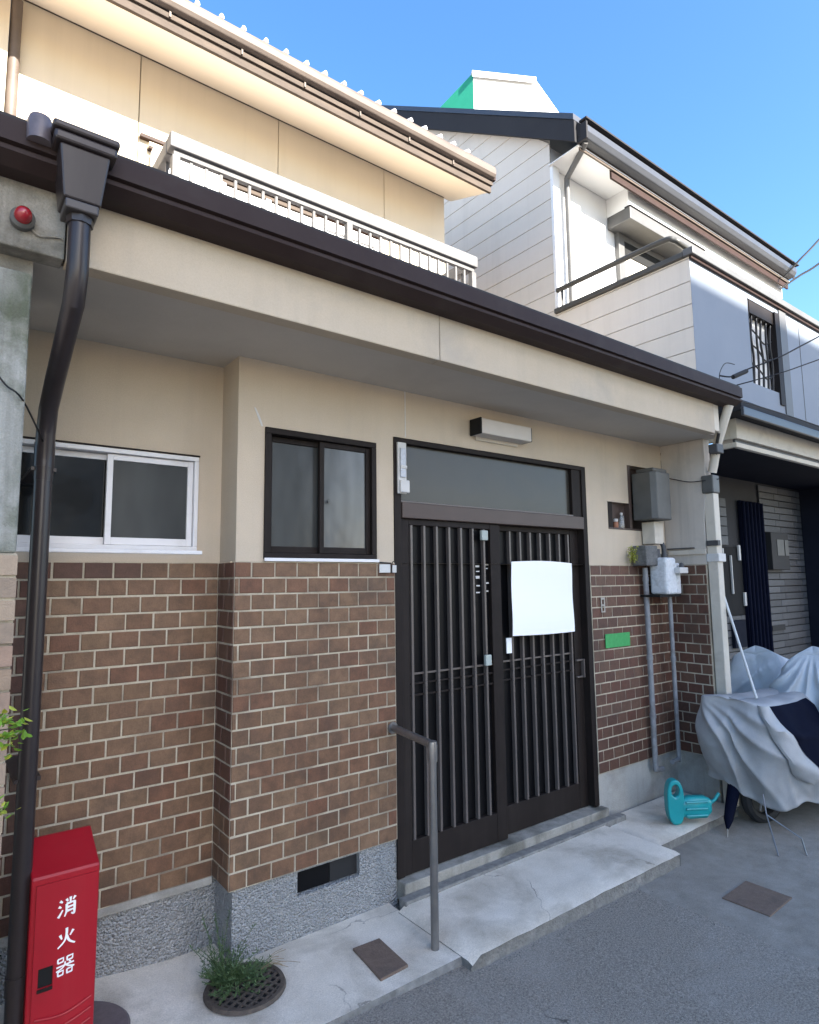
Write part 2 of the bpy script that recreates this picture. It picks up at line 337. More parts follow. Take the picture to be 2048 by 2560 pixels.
# left apron strip in front of the foundation, slightly uneven
apx = [.0 + .075 * i for i in range(26)]; apx[-1] = 1.93
def apz(x, y): return .0 + .05 * max(0, min(1, (.9 - x) / .5)) * max(0, (y + .35) / .5) + .004 * mnoise.noise(Vector((x * 5, y * 5, 3)))
ap = sheet(apx, [-.56, -.5, -.4, -.3, -.2, -.1, 0, .06, .14, .25], apz)
for i in range(len(apx) - 1):
    wob0 = .006 * mnoise.noise(Vector((apx[i] * 9, 0, 7))); wob1 = .006 * mnoise.noise(Vector((apx[i + 1] * 9, 0, 7)))
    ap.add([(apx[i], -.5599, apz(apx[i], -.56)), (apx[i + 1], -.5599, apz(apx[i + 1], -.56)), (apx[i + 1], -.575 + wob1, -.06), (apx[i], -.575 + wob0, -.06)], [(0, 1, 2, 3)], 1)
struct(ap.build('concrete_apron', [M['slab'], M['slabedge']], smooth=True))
# raised slab before the door: rounded left bevel, crumbled front edge
def slab(name, x0, x1, y0, y1, z, slope=0.0, seed=1):
    nx = int((x1 - x0) / .05); b = MB()
    X = [x0 + (x1 - x0) * i / nx for i in range(nx + 1)]; Y = [y0, y0 + .03, y0 + .15, (y0 + y1) / 2, y1]
    def zz(x, y):
        e = min(1, (x - x0) / .06); k = min(1, (y - y0) / .03)
        return z - .028 * (1 - e) ** 2 - .008 * (1 - k) + .004 * mnoise.noise(Vector((x * 3, y * 3, seed))) + slope * (y - y0)
    vs = [(x, y + (.007 * mnoise.noise(Vector((x * 9, seed, 0))) if j == 0 else 0), zz(x, y)) for j, y in enumerate(Y) for x in X]; n = nx + 1
    b.add(vs, [(j * n + i, j * n + i + 1, (j + 1) * n + i + 1, (j + 1) * n + i) for j in range(4) for i in range(nx)])
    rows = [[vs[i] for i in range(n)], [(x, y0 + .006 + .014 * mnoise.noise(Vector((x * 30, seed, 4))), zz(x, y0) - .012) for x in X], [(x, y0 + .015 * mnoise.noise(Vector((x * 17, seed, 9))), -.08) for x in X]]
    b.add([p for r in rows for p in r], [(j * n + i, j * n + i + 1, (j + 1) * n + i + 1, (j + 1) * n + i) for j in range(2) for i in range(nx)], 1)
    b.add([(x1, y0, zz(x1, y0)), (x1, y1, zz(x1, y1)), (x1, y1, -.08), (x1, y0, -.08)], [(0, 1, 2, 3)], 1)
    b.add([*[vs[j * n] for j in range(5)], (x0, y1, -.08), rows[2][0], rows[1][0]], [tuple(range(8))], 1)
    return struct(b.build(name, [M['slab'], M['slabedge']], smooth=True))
slab('entrance_slab', 1.915, 3.56, -.635, -.10, .030, seed=2)
slab('side_slab', 3.575, 4.60, -.475, -.02, .012, seed=5)
o = sheet([3.0 + .2 * i for i in range(24)], [-1.9, -1.6, -1.3, -1, -.7, -.3, .3, .9], lambda x, y: road_z(x) + .006 + .003 * mnoise.noise(Vector((x, y, 5))) - (.012 if y < -1.8 or x < 3.1 else 0)).build('concrete_yard', mat('yard_concrete', (.225, .20, .165), .93, (.315, .285, .245), 9, .5, 220, stain=(.15, .135, .115), stain_scale=1.7, stain_amt=.6, fine=.22), smooth=True)
struct(o)

gt = MB(); rnd = random.Random(31)
for k in range(420):
    x = rnd.uniform(.7, 3.9); edge = -.575 if x < 1.92 else (-.65 if x < 3.56 else -.49)
    if rnd.random() < .8: y = edge - abs(rnd.gauss(0, .018)) - .004
    else: x, y = rnd.uniform(.8, 4.2), rnd.uniform(-1.7, -.6)
    z = road_z(x) + .003; r = rnd.uniform(.0015, .005)
    a = rnd.uniform(0, 6); q = [(x + r * math.cos(a + i * 2.1) * rnd.uniform(.7, 1.3), y + r * math.sin(a + i * 2.1) * rnd.uniform(.7, 1.3), z) for i in range(3)]
    gt.add([*q, (x, y, z + r * .9)], [(0, 1, 3), (1, 2, 3), (2, 0, 3)])
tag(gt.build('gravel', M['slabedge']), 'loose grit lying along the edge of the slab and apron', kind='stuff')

# ------------------------------------------------------------ the main row house
H = thing('row_house', 'two-storey cream row house with brown brick base and dark slatted sliding door', 'house')
Z0, ZT, ZS = .30, 1.72, 2.69
# plaster walls
w = MB()
NICHE = [(3.92, 4.19, 1.985, 2.19), (4.19, 4.56, 1.985, 2.49)]
w.holes(1.09, 4.67, ZT, ZS, [(1.224, 1.862, 1.732, 2.366), (1.98, 3.67, ZT, 2.42), (3.92, 4.56, 1.985, 2.19), (4.19, 4.56, 2.19, 2.49)], 0, .09)
w.add([(1.09, 0, ZT), (1.09, .2, ZT), (1.09, .2, ZS), (1.09, 0, ZS)], [(0, 1, 2, 3)])
w.holes(-.2, 1.09, ZT, ZS, [(-.1, .978, 1.772, 2.222)], .2, .09)
w.build('plaster_wall', M['plaster'], H)
wing = MB()
wing.prism([(0, 1.72), (0, ZS), (-.36, ZS), (-.36, 2.28), (-.345, 2.20), (-.33, 2.05), (-.33, 1.72)], 0, 4.67, 4.76)
wing.build('wing_wall', M['plaster_white'], H, bevel=.006)
bx('ledge_board', M['beige'], H, 4.655, 4.67, -.33, -.03, 1.80, 1.835, .002)
bx('ledge_strip', M['darkgrey'], H, 4.652, 4.67, -.24, -.02, 1.845, 1.855)
# mortar beds, bricks
bx('mortar_bed', M['mortar'], H, 1.091, 1.98, -.006, .05, Z0, ZT)
bx('mortar_bed', M['mortar'], H, -.2, 1.085, .194, .25, Z0, ZT - .001)
bx('mortar_bed', M['mortar'], H, 1.0845, 1.0905, -.0055, .194, Z0 + .001, ZT - .002)
bx('mortar_bed', M['mortar'], H, 3.672, 4.67, -.006, .05, Z0, ZT)
bx('mortar_bed', M['mortar'], H, 4.664, 4.75, -.325, -.006, Z0, ZT - .001)
NR = 19; RP = (ZT - Z0) / NR; BW = .1165; BH = RP - .009; BD = .0042; J = .0080
def brick_mesh(wd, seed):
    rnd = random.Random(seed); a, h, c = wd / 2, BH / 2, .0022
    jt = lambda s: rnd.uniform(-.0011, .0011)
    front = [(-a + c + jt(0), -BD, -h + c + jt(0)), (a - c + jt(0), -BD - .0006, -h + c + jt(0)), (a - c + jt(0), -BD, h - c + jt(0)), (-a + c + jt(0), -BD + .0008, h - c + jt(0))]
    mid = [(-a, -BD + c, -h), (a, -BD + c, -h), (a, -BD + c, h), (-a, -BD + c, h)]
    back = [(-a, 0, -h), (a, 0, -h), (a, 0, h), (-a, 0, h)]
    vs = front + mid + back
    fs = [(0, 1, 2, 3)]
    for k in (0, 4):
        for i in range(4): fs.append((k + i, k + 4 + i, k + 4 + (i + 1) % 4, k + (i + 1) % 4))
    return vs, fs
BM = {}
def brick_data(wd):
    key = (round(wd, 3), random.randrange(4))
    if key not in BM:
        vs, fs = brick_mesh(wd, hash(key) & 0xffff if False else int(key[0] * 1000) * 7 + key[1])
        me = bpy.data.meshes.new('brick'); me.from_pydata(vs, [], fs); me.materials.append(M['brick'])
        bm = bmesh.new(); bm.from_mesh(me); bmesh.ops.recalc_face_normals(bm, faces=bm.faces); bm.to_mesh(me); bm.free()
        BM[key] = me
    return BM[key]
brick_n = 0
far_bricks = MB(); far_mats = [bpy.data.materials.new('x')]
bpy.data.materials.remove(far_mats.pop())
def brick_run(u0, u1, place, rows=range(NR), single=True, start='right', skip=None, cap=300):
    """courses of tiles between u0 and u1, half-bond, measured from the end `start`"""
    global brick_n
    for r in rows:
        zc = Z0 + RP * (r + .5)
        off = 0 if r % 2 == 0 else BW / 2
        cuts = []
        p = (u1 if start == 'right' else u0)
        first = True
        segs = []
        while True:
            st = BW if not (first and off) else BW / 2
            first = False
            q = p - st if start == 'right' else p + st
            a, b = (max(q, u0), p) if start == 'right' else (p, min(q, u1))
            if b - a > .012: segs.append((a, b))
            p = q
            if (start == 'right' and p <= u0 + 1e-4) or (start != 'right' and p >= u1 - 1e-4): break
        for (a, b) in segs:
            wd = round(b - a - J, 3); c = (a + b) / 2 + random.uniform(-.0012, .0012)
            if skip and skip(c, zc): continue
            pos, rot = place(c, zc)
            dy = random.uniform(-.0012, .0012)
            me = brick_data(wd)
            if single and brick_n < cap:
                o = bpy.data.objects.new('brick', me); COL.objects.link(o); o.parent = H
                o.location = Vector(pos) + Vector((0, 0, random.uniform(-.001, .001))); o.rotation_euler = (0, random.uniform(-.004, .004), rot)
                brick_n += 1
            else:
                Rm = Matrix.Translation(pos) @ Matrix.Rotation(rot, 4, 'Z')
                far_bricks.add([Rm @ v.co for v in me.vertices], [tuple(f.vertices) for f in me.polygons], random.randrange(5))
front = lambda y: (lambda c, z: ((c, y, z), 0.0))
brick_run(1.0815, 1.98, front(-.006), start='right')
brick_run(.330, 1.083, front(.194), start='right', cap=290)
brick_run(-.0045, .194, lambda c, z: ((1.0845, c, z), -math.pi / 2), start='left')
brick_run(.0, .330, front(.194), start='right', single=False)
brick_run(3.674, 4.664, front(-.006), start='left', single=False)
brick_run(-.325, -.008, lambda c, z: ((4.664, c, z), -math.pi / 2), start='right', single=False)
fbm = [mat('brick_far', (.72 * c[0], .7 * c[1], .68 * c[2]), .62, (1.05 * c[0], c[1], c[2]), 38, .25, 240, stain=(.04, .03, .025), stain_scale=2.4, stain_lo=.52, stain_hi=.72, stain_amt=.6)
       for c in [(.112, .058, .040), (.13, .069, .046), (.118, .054, .037), (.135, .076, .051), (.10, .052, .037)]]
tag(far_bricks.build('bricks', fbm, H), kind='stuff')
# foundations
f = MB()
f.holes(1.105, 1.985, -.12, Z0 - .002, [(1.417, 1.757, .180, .288)], .006, .06)
f.add([(1.105, .006, -.12), (1.105, .215, -.12), (1.105, .215, Z0), (1.105, .006, Z0)], [(0, 1, 2, 3)])
f.add([(-.2, .208, -.12), (1.105, .208, -.12), (1.105, .208, Z0 - .002), (-.2, .208, Z0 - .002)], [(0, 1, 2, 3)])
f.add([(1.985, .006, -.12), (1.985, .10, -.12), (1.985, .10, Z0), (1.985, .006, Z0)], [(0, 1, 2, 3)])
f.build('foundation', M['pebble'], H)
bx('foundation_cap', M['concrete'], H, -.2, 1.085, .192, .22, Z0 - .035, Z0 - .001, .004)
f = MB(); f.box(3.674, 4.665, .004, .06, -.12, Z0 - .001); f.box(4.668, 4.75, -.318, .06, -.12, Z0 - .001)
f.build('foundation', M['concrete'], H)
v = bx('foundation_vent', M['black'], H, 1.40, 1.775, .05, .066, .17, .30)
bx('vent_frame', M['gladoor'], v, 1.42, 1.60, .034, .042, .184, .284); bx('vent_frame', M['rubber'], v, 1.602, 1.755, .030, .038, .186, .286)
# soffit, beam, gutter, lean-to roof
bx('soffit', M['soffit'], H, -.2, 4.75, -.46, .22, ZS, ZS + .03)
bx('fascia_beam', M['beam'], H, .285, 1.879, -.533, -.46, 2.675, 2.97, .004)
bx('fascia_beam', M['beam'], H, 1.883, 4.52, -.533, -.46, 2.676, 2.97, .004)
bx('beam_end', M['beige'], H, 4.524, 4.60, -.528, -.45, 2.70, 2.955, .006)
prof = [(-.655, 3.022), (-.655, 2.950), (-.638, 2.946), (-.638, 2.938), (-.652, 2.934), (-.650, 2.922), (-.600, 2.896), (-.525, 2.898), (-.525, 3.0), (-.64, 3.012), (-.64, 3.022)]
g = MB().prism(prof, 0, -3.2, 4.72)
g.build('gutter', M['gutter'], H)
bx('eaves_flashing', mat('flashing', (.016, .013, .013), .6), H, -3.2, 4.70, -.648, -.50, 3.024, 3.036)
MB().prism([(-.60, 3.038), (1.5, 3.56), (1.5, 3.50), (-.52, 2.972)], 0, -3.2, 4.72).build('lower_roof', M['tile_roof'], H)
for zc in (2.0641,): bx('plaster_joint', M['whiteplastic'], H, 2.063, 2.069, -.002, .01, 2.425, ZS)
rp = MB(); rp.prism([(1.168, 2.455), (1.176, 2.452), (1.196, 2.415), (1.214, 2.368), (1.206, 2.366), (1.186, 2.41)], 1, -.0015, .002)
rp.build('plaster_repair', M['whiteplastic'], H)
# house body that closes the back
hb = MB(); hb.box(-.2, 4.74, 5.8, 6.0, 0, 3.5); hb.box(4.70, 4.745, .1, 6.0, 0, 3.4)
hb.build('rear_wall', M['plaster'], H)

def sash_window(name, m_frame, m_glass, x0, x1, z0, z1, y, fr, mid, depth=.07, sill=True, glass2=None):
    fo = MB()
    fo.box(x0, x1, y - .012, y + depth, z0, z0 + fr); fo.box(x0, x1, y - .012, y + depth, z1 - fr, z1)
    fo.box(x0, x0 + fr, y - .012, y + depth, z0 + fr, z1 - fr); fo.box(x1 - fr, x1, y - .012, y + depth, z0 + fr, z1 - fr)
    W = fo.build(name, m_frame, H, bevel=.0025)
    for k, (a, b, yy) in enumerate(((x0 + fr, mid + .018, y + .034), (mid - .018, x1 - fr, y + .008))):
        s = MB(); st = .026
        za, zb = z0 + fr + .002, z1 - fr - .002
        s.box(a + .001, a + st, yy, yy + .022, za, zb); s.box(b - st, b - .001, yy, yy + .022, za, zb)
        s.box(a + st, b - st, yy + .001, yy + .021, za, za + st * 1.25); s.box(a + st, b - st, yy + .001, yy + .021, zb - st, zb)
        s.build('sash', m_frame, W, bevel=.002)
        bx('pane', (glass2 if k and glass2 else m_glass), W, a + st - .003, b - st + .003, yy + .010, yy + .014, za + st, zb - st * .9)
    bx('backing', M['black'], W, x0 + .004, x1 - .004, y + depth + .012, y + depth + .016, z0 + .004, z1 - .004)
    return W
W = sash_window('window', M['dbrown'], M['glafrost'], 1.224, 1.862, 1.732, 2.366, .0, .030, 1.545, glass2=mat('curtain_sheen_glass', (.05, .052, .052), .18, (.115, .12, .12), 3.6, spec=.5, wavy=.12, stretch=(2.2, 1, .35), detail=2))  # lighter streaked right pane: curtain and reflection painted into the glass colour
bx('sill', M['alu'], W, 1.222, 1.87, -.022, -.0125, 1.722, 1.738, .002)
bx('lock_tab', M['greyplastic'], W, 1.566, 1.580, -.006, .007, 2.02, 2.035, .002)
W = sash_window('window', M['alu'], M['gla'], -.08, .976, 1.774, 2.220, .2, .020, .596, glass2=M['glafrost'])
bx('sill', M['alu'], W, -.08, .960, .066, .0875, 1.752, 1.769, .003)
bx('head_trim', M['dbrown'], W, -.08, .982, .192, .199, 2.223, 2.230)

# ------------------------------------------------------------ sliding door
D = MB(); y = -.006
D.box(1.982, 2.03, y, .085, .10, 2.418); D.box(3.62, 3.668, y, .085, .10, 2.418); D.box(2.03, 3.62, y, .085, 2.388, 2.418)
D = D.build('entrance_door', M['dbrown'], H, bevel=.003)
bx('transom_bar', M['tbar'], D, 2.0305, 3.6195, -.014, .085, 1.968, 2.055, .004)
bx('transom_ledge', M['slat'], D, 2.0305, 3.52, -.002, .02, 2.056, 2.066, .002)
bx('transom_pane', M['glatran'], D, 2.028, 3.524, .030, .036, 2.060, 2.392)
bx('transom_side', M['dbrown'], D, 3.522, 3.6195, .004, .06, 2.056, 2.388, .002)
bx('sill', M['oldconc'], D, 1.99, 3.70, -.055, .10, .0, .092, .005)
bx('lower_sill', M['slabedge'], D, 1.95, 3.80, -.118, -.0555, -.05, .044, .006)
def leaf(name, x0, x1, y, slats, handle):
    L = MB(); st0, st1 = .055, .085
    L.box(x0, x0 + st0, y, y + .035, .098, 1.966); L.box(x1 - st1, x1, y, y + .035, .098, 1.966)
    L.box(x0 + st0, x1 - st1, y + .001, y + .034, .0985, .262); L.box(x0 + st0, x1 - st1, y + .001, y + .034, 1.932, 1.9655)
    L = L.build(name, M['dbrown'], D, bevel=.003)
    bx('pane', M['gladoor'], L, x0 + st0 - .004, x1 - st1 + .004, y + .026, y + .031, .255, 1.94)
    for x in slats:
        bx('slat', M['slat'], L, x - .0075, x + .0075, y - .006, y + .020, .2625, 1.9315, .002)
    for z in (1.118, 1.066, 1.004):
        bx('crossbar', M['dbrown'] if z < 1.1 else M['slat'], L, x0 + st0, x1 - st1, y + .008, y + .018, z - .005, z + .005)
    return L
LL = leaf('door_leaf', 2.032, 2.800, .006, (2.102, 2.194, 2.286, 2.380, 2.472, 2.566, 2.658), 0)
LR = leaf('door_leaf', 2.775, 3.618, .047, (2.926, 3.022, 3.118, 3.215, 3.312, 3.410, 3.506), 1)
pale = mat('pale_lock', (.32, .36, .33), .6, (.38, .42, .39), 12)
bx('lock_block', pale, LL, 2.620, 2.672, -.022, -.001, 1.862, 1.922, .004)
bx('lock_block', pale, LL, 2.630, 2.676, -.022, -.001, 1.118, 1.180, .004)
h = MB(); h.box(3.595, 3.609, .020, .046, .95, 1.075); h.box(3.53, 3.594, .028, .044, 1.062, 1.074); h.box(3.53, 3.594, .028, .044, .951, .962)
h.build('handle', M['slat'], LR, bevel=.002)
st = MB()
for k, (z, hh) in enumerate(((1.70, .012), (1.672, .006), (1.632, .016), (1.585, .008), (1.545, .007))):
    st.box(2.60 + .004 * (k % 2), 2.632, .021, .0225, z, z + hh)
for k, (z, hh) in enumerate(((1.712, .008), (1.69, .005), (1.60, .008), (1.552, .007))):
    st.box(2.684, 2.708 - .005 * (k % 2), .021, .0225, z, z + hh)
st.build('sticker', M['whiteplastic'], LL)

# stepped dark opening right of the door with its ledge
N = MB(); N.box(3.922, 4.558, .085, .09, 1.985, 2.49)
N = N.build('side_opening', mat('opening_back', (.035, .022, .018), .7), H)
bx('opening_frame', M['dbrown'], N, 3.921, 3.99, .01, .084, 2.0, 2.188)
bx('inner_board', M['tbar'], N, 3.992, 4.20, .04, .083, 2.0, 2.188)
bx('opening_post', M['tbar'], N, 4.191, 4.222, -.004, .083, 2.0, 2.486, .002)
bx('opening_ledge', M['tbar'], N, 3.923, 4.557, -.004, .084, 1.986, 1.9995, .002)

# ------------------------------------------------------------ upper floor of the house
U = 1.5
for (a, b) in ((.235, .936), (.942, 1.969), (1.975, 2.986), (2.992, 3.69)):
    bx('wall_panel', M['upper'], H, a, b, U, U + .03, 3.4, 5.30, .003)
bx('upper_wall', M['darkgrey'], H, .235, 3.68, U + .031, U + .05, 3.4, 5.30)
bx('gable_wall', M['upper'], H, 3.66, 3.688, U + .052, 6.0, 3.4, 5.5)
MB().prism([(1.0, 5.10), (1.52, 5.285), (1.52, 5.30), (1.0, 5.115)], 0, -3.2, 3.79).build('upper_soffit', M['uppersoffit'], H)
bx('soffit_edge', M['fasciawood'], H, -3.2, 3.685, U - .008, U - .001, 5.2705, 5.276)
bx('fascia_board', M['fasciawood'], H, -3.2, 3.795, .972, .998, 5.085, 5.178, .003)
bx('fascia_strip', M['fasciawood'], H, -3.2, 3.80, .955, .971, 5.145, 5.182, .003)
gp = [(.955, 5.30), (.915, 5.30), (.905, 5.27), (.905, 5.225), (.92, 5.20), (.955, 5.19)]
MB().prism(gp, 0, -3.2, 3.80).build('upper_gutter', M['gutterold'], H, bevel=.006)
for k in range(7): bx('gutter_bracket', M['gutterold'], H, .5 + .47 * k, .512 + .47 * k, .945, .9545, 5.15, 5.186)
MB().prism([(.95, 5.305), (4.2, 6.47), (4.2, 6.42), (.99, 5.22)], 0, -3.2, 3.815).build('upper_roof', M['tile_roof'], H)
MB().prism([(7.4, 5.30), (4.201, 6.47), (4.201, 6.42), (7.4, 5.2)], 0, -3.2, 3.815).build('upper_roof', M['tile_roof'], H)
bx('verge_board', M['nbrown'], H, 3.796, 3.83, .945, 1.0, 5.20, 5.295)
for k in range(22):
    x = .20 + .158 * k + .006 * math.sin(k * 3.1)
    b = MB(); ys_ = (.96, .99, 3.9); r = .016
    vs = []
    for yy in ys_:
        zz = 5.352 + (yy - .95) * .358
        for j in range(7):
            a = math.pi * j / 6; vs.append((x + r * math.cos(a), yy, zz + r * 1.9 * math.sin(a) - .004))
    fs = [(i * 7 + j, i * 7 + j + 1, (i + 1) * 7 + j + 1, (i + 1) * 7 + j) for i in range(2) for j in range(6)] + [tuple(range(7))]
    b.add(vs, fs).build('roof_roll', mat('roll_white', (.62, .60, .60), .7) if k == 0 else bpy.data.materials['roll_white'], H)
# window behind the balcony
UW = bx('upper_window', M['upper'], H, 1.0, 2.93, U - .05, U - .002, 4.60, 4.63, .003)
bx('rain_rail', M['nbrown'], UW, .945, 2.93, U - .04, U - .003, 4.652, 4.676); bx('rain_rail', M['nbrown'], UW, 1.0, 2.93, U - .045, U - .003, 4.585, 4.597)
bx('shutter_box', M['nwhite'], UW, 1.02, 1.50, U - .09, U - .003, 3.5, 4.58, .004)
bx('header', M['fasciawood'], UW, 1.505, 2.30, U - .03, U - .003, 4.55, 4.58)
wf = MB()
for a, b in ((1.505, 1.545), (1.86, 1.90), (2.26, 2.31), (2.31, 2.36), (2.56, 2.60), (2.86, 2.92)): wf.box(a, b, U - .04, U - .004, 3.5, 4.548 if a < 2.3 else 4.56)
wf.box(2.36, 2.86, U - .04, U - .004, 4.49, 4.56)
wf.build('window_frame', M['alu'], UW, bevel=.003)
for a, b in ((1.547, 1.858), (1.902, 2.258), (2.362, 2.558), (2.602, 2.858)): bx('pane', M['nwhite'], UW, a, b, U - .016, U - .010, 3.5, 4.488 if a > 2.3 else 4.54)
for k in range(2): bx('frame_bar', M['dbrown'], UW, 2.80 - .24 * k, 2.815 - .24 * k, U - .022, U - .0165, 3.5, 4.46)
# upper downpipe
tb('upper_downpipe', M['gutterold'], H, [(.205, 1.44, 5.2), (.205, 1.46, 4.9), (.21, 1.46, 3.5)], .032)

# ------------------------------------------------------------ balcony railing
B = thing('balcony_railing', 'weathered pale balcony railing on the lower roof of the cream house', 'railing', (2.1, .7, 3.3))
def rf(y): return 3.038 + (y + .6) * .249
bx('top_rail', M['railpaint'], B, .925, 3.305, .66, .74, 4.092, 4.182, .006)
bx('under_rail', M['railpaint'], B, .95, 3.285, .682, .716, 4.058, 4.090, .003)
bx('bottom_rail', M['railpaint'], B, .95, 3.285, .685, .715, 3.50, 3.53, .003)
for x in (.965, 2.125, 3.278): bx('post', M['railpaint'], B, x - .022, x + .022, .678, .722, rf(.7) - .02, 4.0575, .003)
xs_ = [.965 + (2.125 - .965) * i / 13 for i in range(1, 13)] + [2.125 + (3.278 - 2.125) * i / 13 for i in range(1, 13)]
for x in xs_: bx('baluster', M['railpaint'], B, x - .008, x + .008, .692, .708, 3.531, 4.0575)
for x in (.955, 3.285):
    s = bx('side_rail', M['railpaint'], B, x - .03, x + .03, .745, 1.44, 4.092, 4.180, .005)
    bx('side_rail', M['railpaint'], B, x - .015, x + .015, .723, 1.44, 3.50, 3.53)
    bx('post', M['railpaint'], B, x - .02, x + .02, 1.40, 1.44, rf(1.4) - .02, 4.091)
    for k in range(5): bx('baluster', M['railpaint'], B, x - .008, x + .008, .82 + .12 * k, .836 + .12 * k, 3.531, 4.0915)

# ------------------------------------------------------------ downpipe with hopper
DP = thing('downpipe', 'dark brown rain downpipe with hopper at the corner beside the red lamp', 'downpipe', (.295, -.15, 0))
hp = MB()
def frustum(b, x0, x1, y0, y1, z0, X0, X1, Y0, Y1, z1, mi=0):
    b.add([(x0, y0, z0), (x1, y0, z0), (x1, y1, z0), (x0, y1, z0), (X0, Y0, z1), (X1, Y0, z1), (X1, Y1, z1), (X0, Y1, z1)],
          [(0, 3, 2, 1), (4, 5, 6, 7), (0, 1, 5, 4), (1, 2, 6, 5), (2, 3, 7, 6), (3, 0, 4, 7)], mi)
frustum(hp, .246, .352, -.705, -.59, 2.800, .228, .370, -.722, -.58, 2.962)
hp.build('hopper', M['pipe'], DP, bevel=.006)
hp = MB(); hp.box(.212, .388, -.732, -.57, 2.963, 2.996); hp.box(.206, .394, -.738, -.57, 2.997, 3.022)
hp.build('hopper_rim', M['pipe'], DP, bevel=.008)
bx('hopper_band', mat('hopper_band', (.05, .045, .045), .4), DP, .252, .346, -.706, -.60, 2.768, 2.799, .005)
MB().lathe([(.034, 2.97), (.036, 3.030), (.030, 3.050), (.016, 3.058)], (.180, -.66, 0), 16).build('end_cap', mat('cap_mauve', (.10, .085, .095), .35, (.14, .12, .13), 30), DP, smooth=True)
MB().lathe([(.038, 2.745), (.040, 2.767)], (.302, -.655, 0), 8).build('collar', M['pipe'], DP)
px = [(.302, -.655, 2.76), (.302, -.655, 2.60), (.300, -.62, 2.50), (.298, -.30, 2.33), (.296, -.20, 2.26), (.295, -.165, 2.17), (.295, -.16, 2.0)]
tb('elbow_pipe', M['pipe'], DP, px, .032, 16)
tb('straight_pipe', M['pipe'], DP, [(.295, -.16, 2.06), (.295, -.16, .10)], .0305, 16)
MB().lathe([(.034, 2.05), (.034, 2.14)], (.295, -.16, 0), 16).build('socket', M['pipe'], DP, smooth=True)
MB().lathe([(.034, .27), (.034, .33)], (.295, -.16, 0), 16).build('socket', M['pipe'], DP, smooth=True)
MB().lathe([(.040, -.02), (.040, .10), (.035, .12)], (.295, -.16, 0), 16).build('boot', M['conduit'], DP, smooth=True)
bx('bracket', M['pipe'], DP, .255, .335, -.172, .194, 2.035, 2.048)
bx('bracket', M['pipe'], DP, .255, .335, -.172, .194, .95, .963)

# ------------------------------------------------------------ left neighbour
LN = thing('left_house', 'weathered concrete front of the adjoining house beside the brown downpipe', 'house', (0, -.4, 0))
fb = MB()
nx = 12
for i in range(nx):
    pass
bx('fascia_beam', M['oldconc'], LN, -3.2, .279, -.531, -.45, 2.680, 2.98, .006)
tb('corner_bead', M['conduit'], LN, [(.082, -.535, 2.94), (.080, -.536, 2.80), (.078, -.535, 2.69)], .004, 6)
p = MB(); p.prism([(-3.2, -.50), (.196, -.50), (.196, -.16), (-3.2, -.16)], 2, 1.7205, 2.62)
p.build('pillar', mat('pillar_plaster', (.31, .31, .285), .93, (.42, .42, .39), 5, .5, 120, stain=(.06, .075, .035), stain_scale=3.0, stain_lo=.5, stain_hi=.66, stain_amt=.85, streak=(.10, .10, .08), streak_amt=.6, fine=.15), LN, bevel=.008)
bx('pillar_core', M['mortar'], LN, -3.2, .198, -.497, -.16, -.1, 1.72)
bx('head_beam', M['oldconc'], LN, -3.2, .20, -.46, -.10, 2.585, 2.679)
ft = MB()
for r in range(22):
    z0 = 1.718 - .068 * (r + 1); off = .09 if r % 2 else 0
    for k in range(19):
        x1 = .2 - .18 * k - off if k else .2; x0 = .2 - .18 * (k + 1) - off
        if x1 - .008 <= x0: continue
        if k < 5: MB().box(x0 + .004, x1 - .004 * (k > 0), -.506, -.4975, z0 + .004, z0 + .0635).build('wall_tile', M['lefttile'], LN)
        else: ft.box(x0 + .004, x1 - .004, -.506, -.4975, z0 + .004, z0 + .0635)
tag(ft.build('wall_tiles', mat('left_tile_far', (.25, .185, .13), .6, (.33, .25, .18), 9, .2, 200), LN), kind='stuff')
MB().box(-3.2, .17, 1.42, 1.47, 3.4, 5.26).build('upper_wall', M['upper'], LN)
tb('hanging_wire', M['wire'], LN, smooth_path([(.10, -.51, 2.42), (.105, -.515, 2.30), (.14, -.51, 2.24), (.19, -.50, 2.20), (.30, -.14, 2.13)]), .003, 6)

# ------------------------------------------------------------ red lamp
RL = thing('alarm_lamp', 'round red alarm lamp in a grey ring on the weathered beam', 'lamp', (.157, -.531, 2.772))
MB().lathe([(.034, -.531), (.035, -.556), (.028, -.562)], (.157, 0, 2.770), 20, axis=1).build('base_ring', M['greyplastic'], RL, smooth=True)
MB().lathe([(.025, -.560), (.0255, -.572), (.021, -.588), (.012, -.596), (.002, -.598)], (.157, 0, 2.772), 20, axis=1).build('dome', M['redglass'], RL, smooth=True)

tb('lamp_wire', M['oldconc'], RL, smooth_path([(.180, -.537, 2.752), (.205, -.538, 2.735), (.235, -.538, 2.742), (.262, -.537, 2.748), (.276, -.536, 2.742)]), .0035, 6)
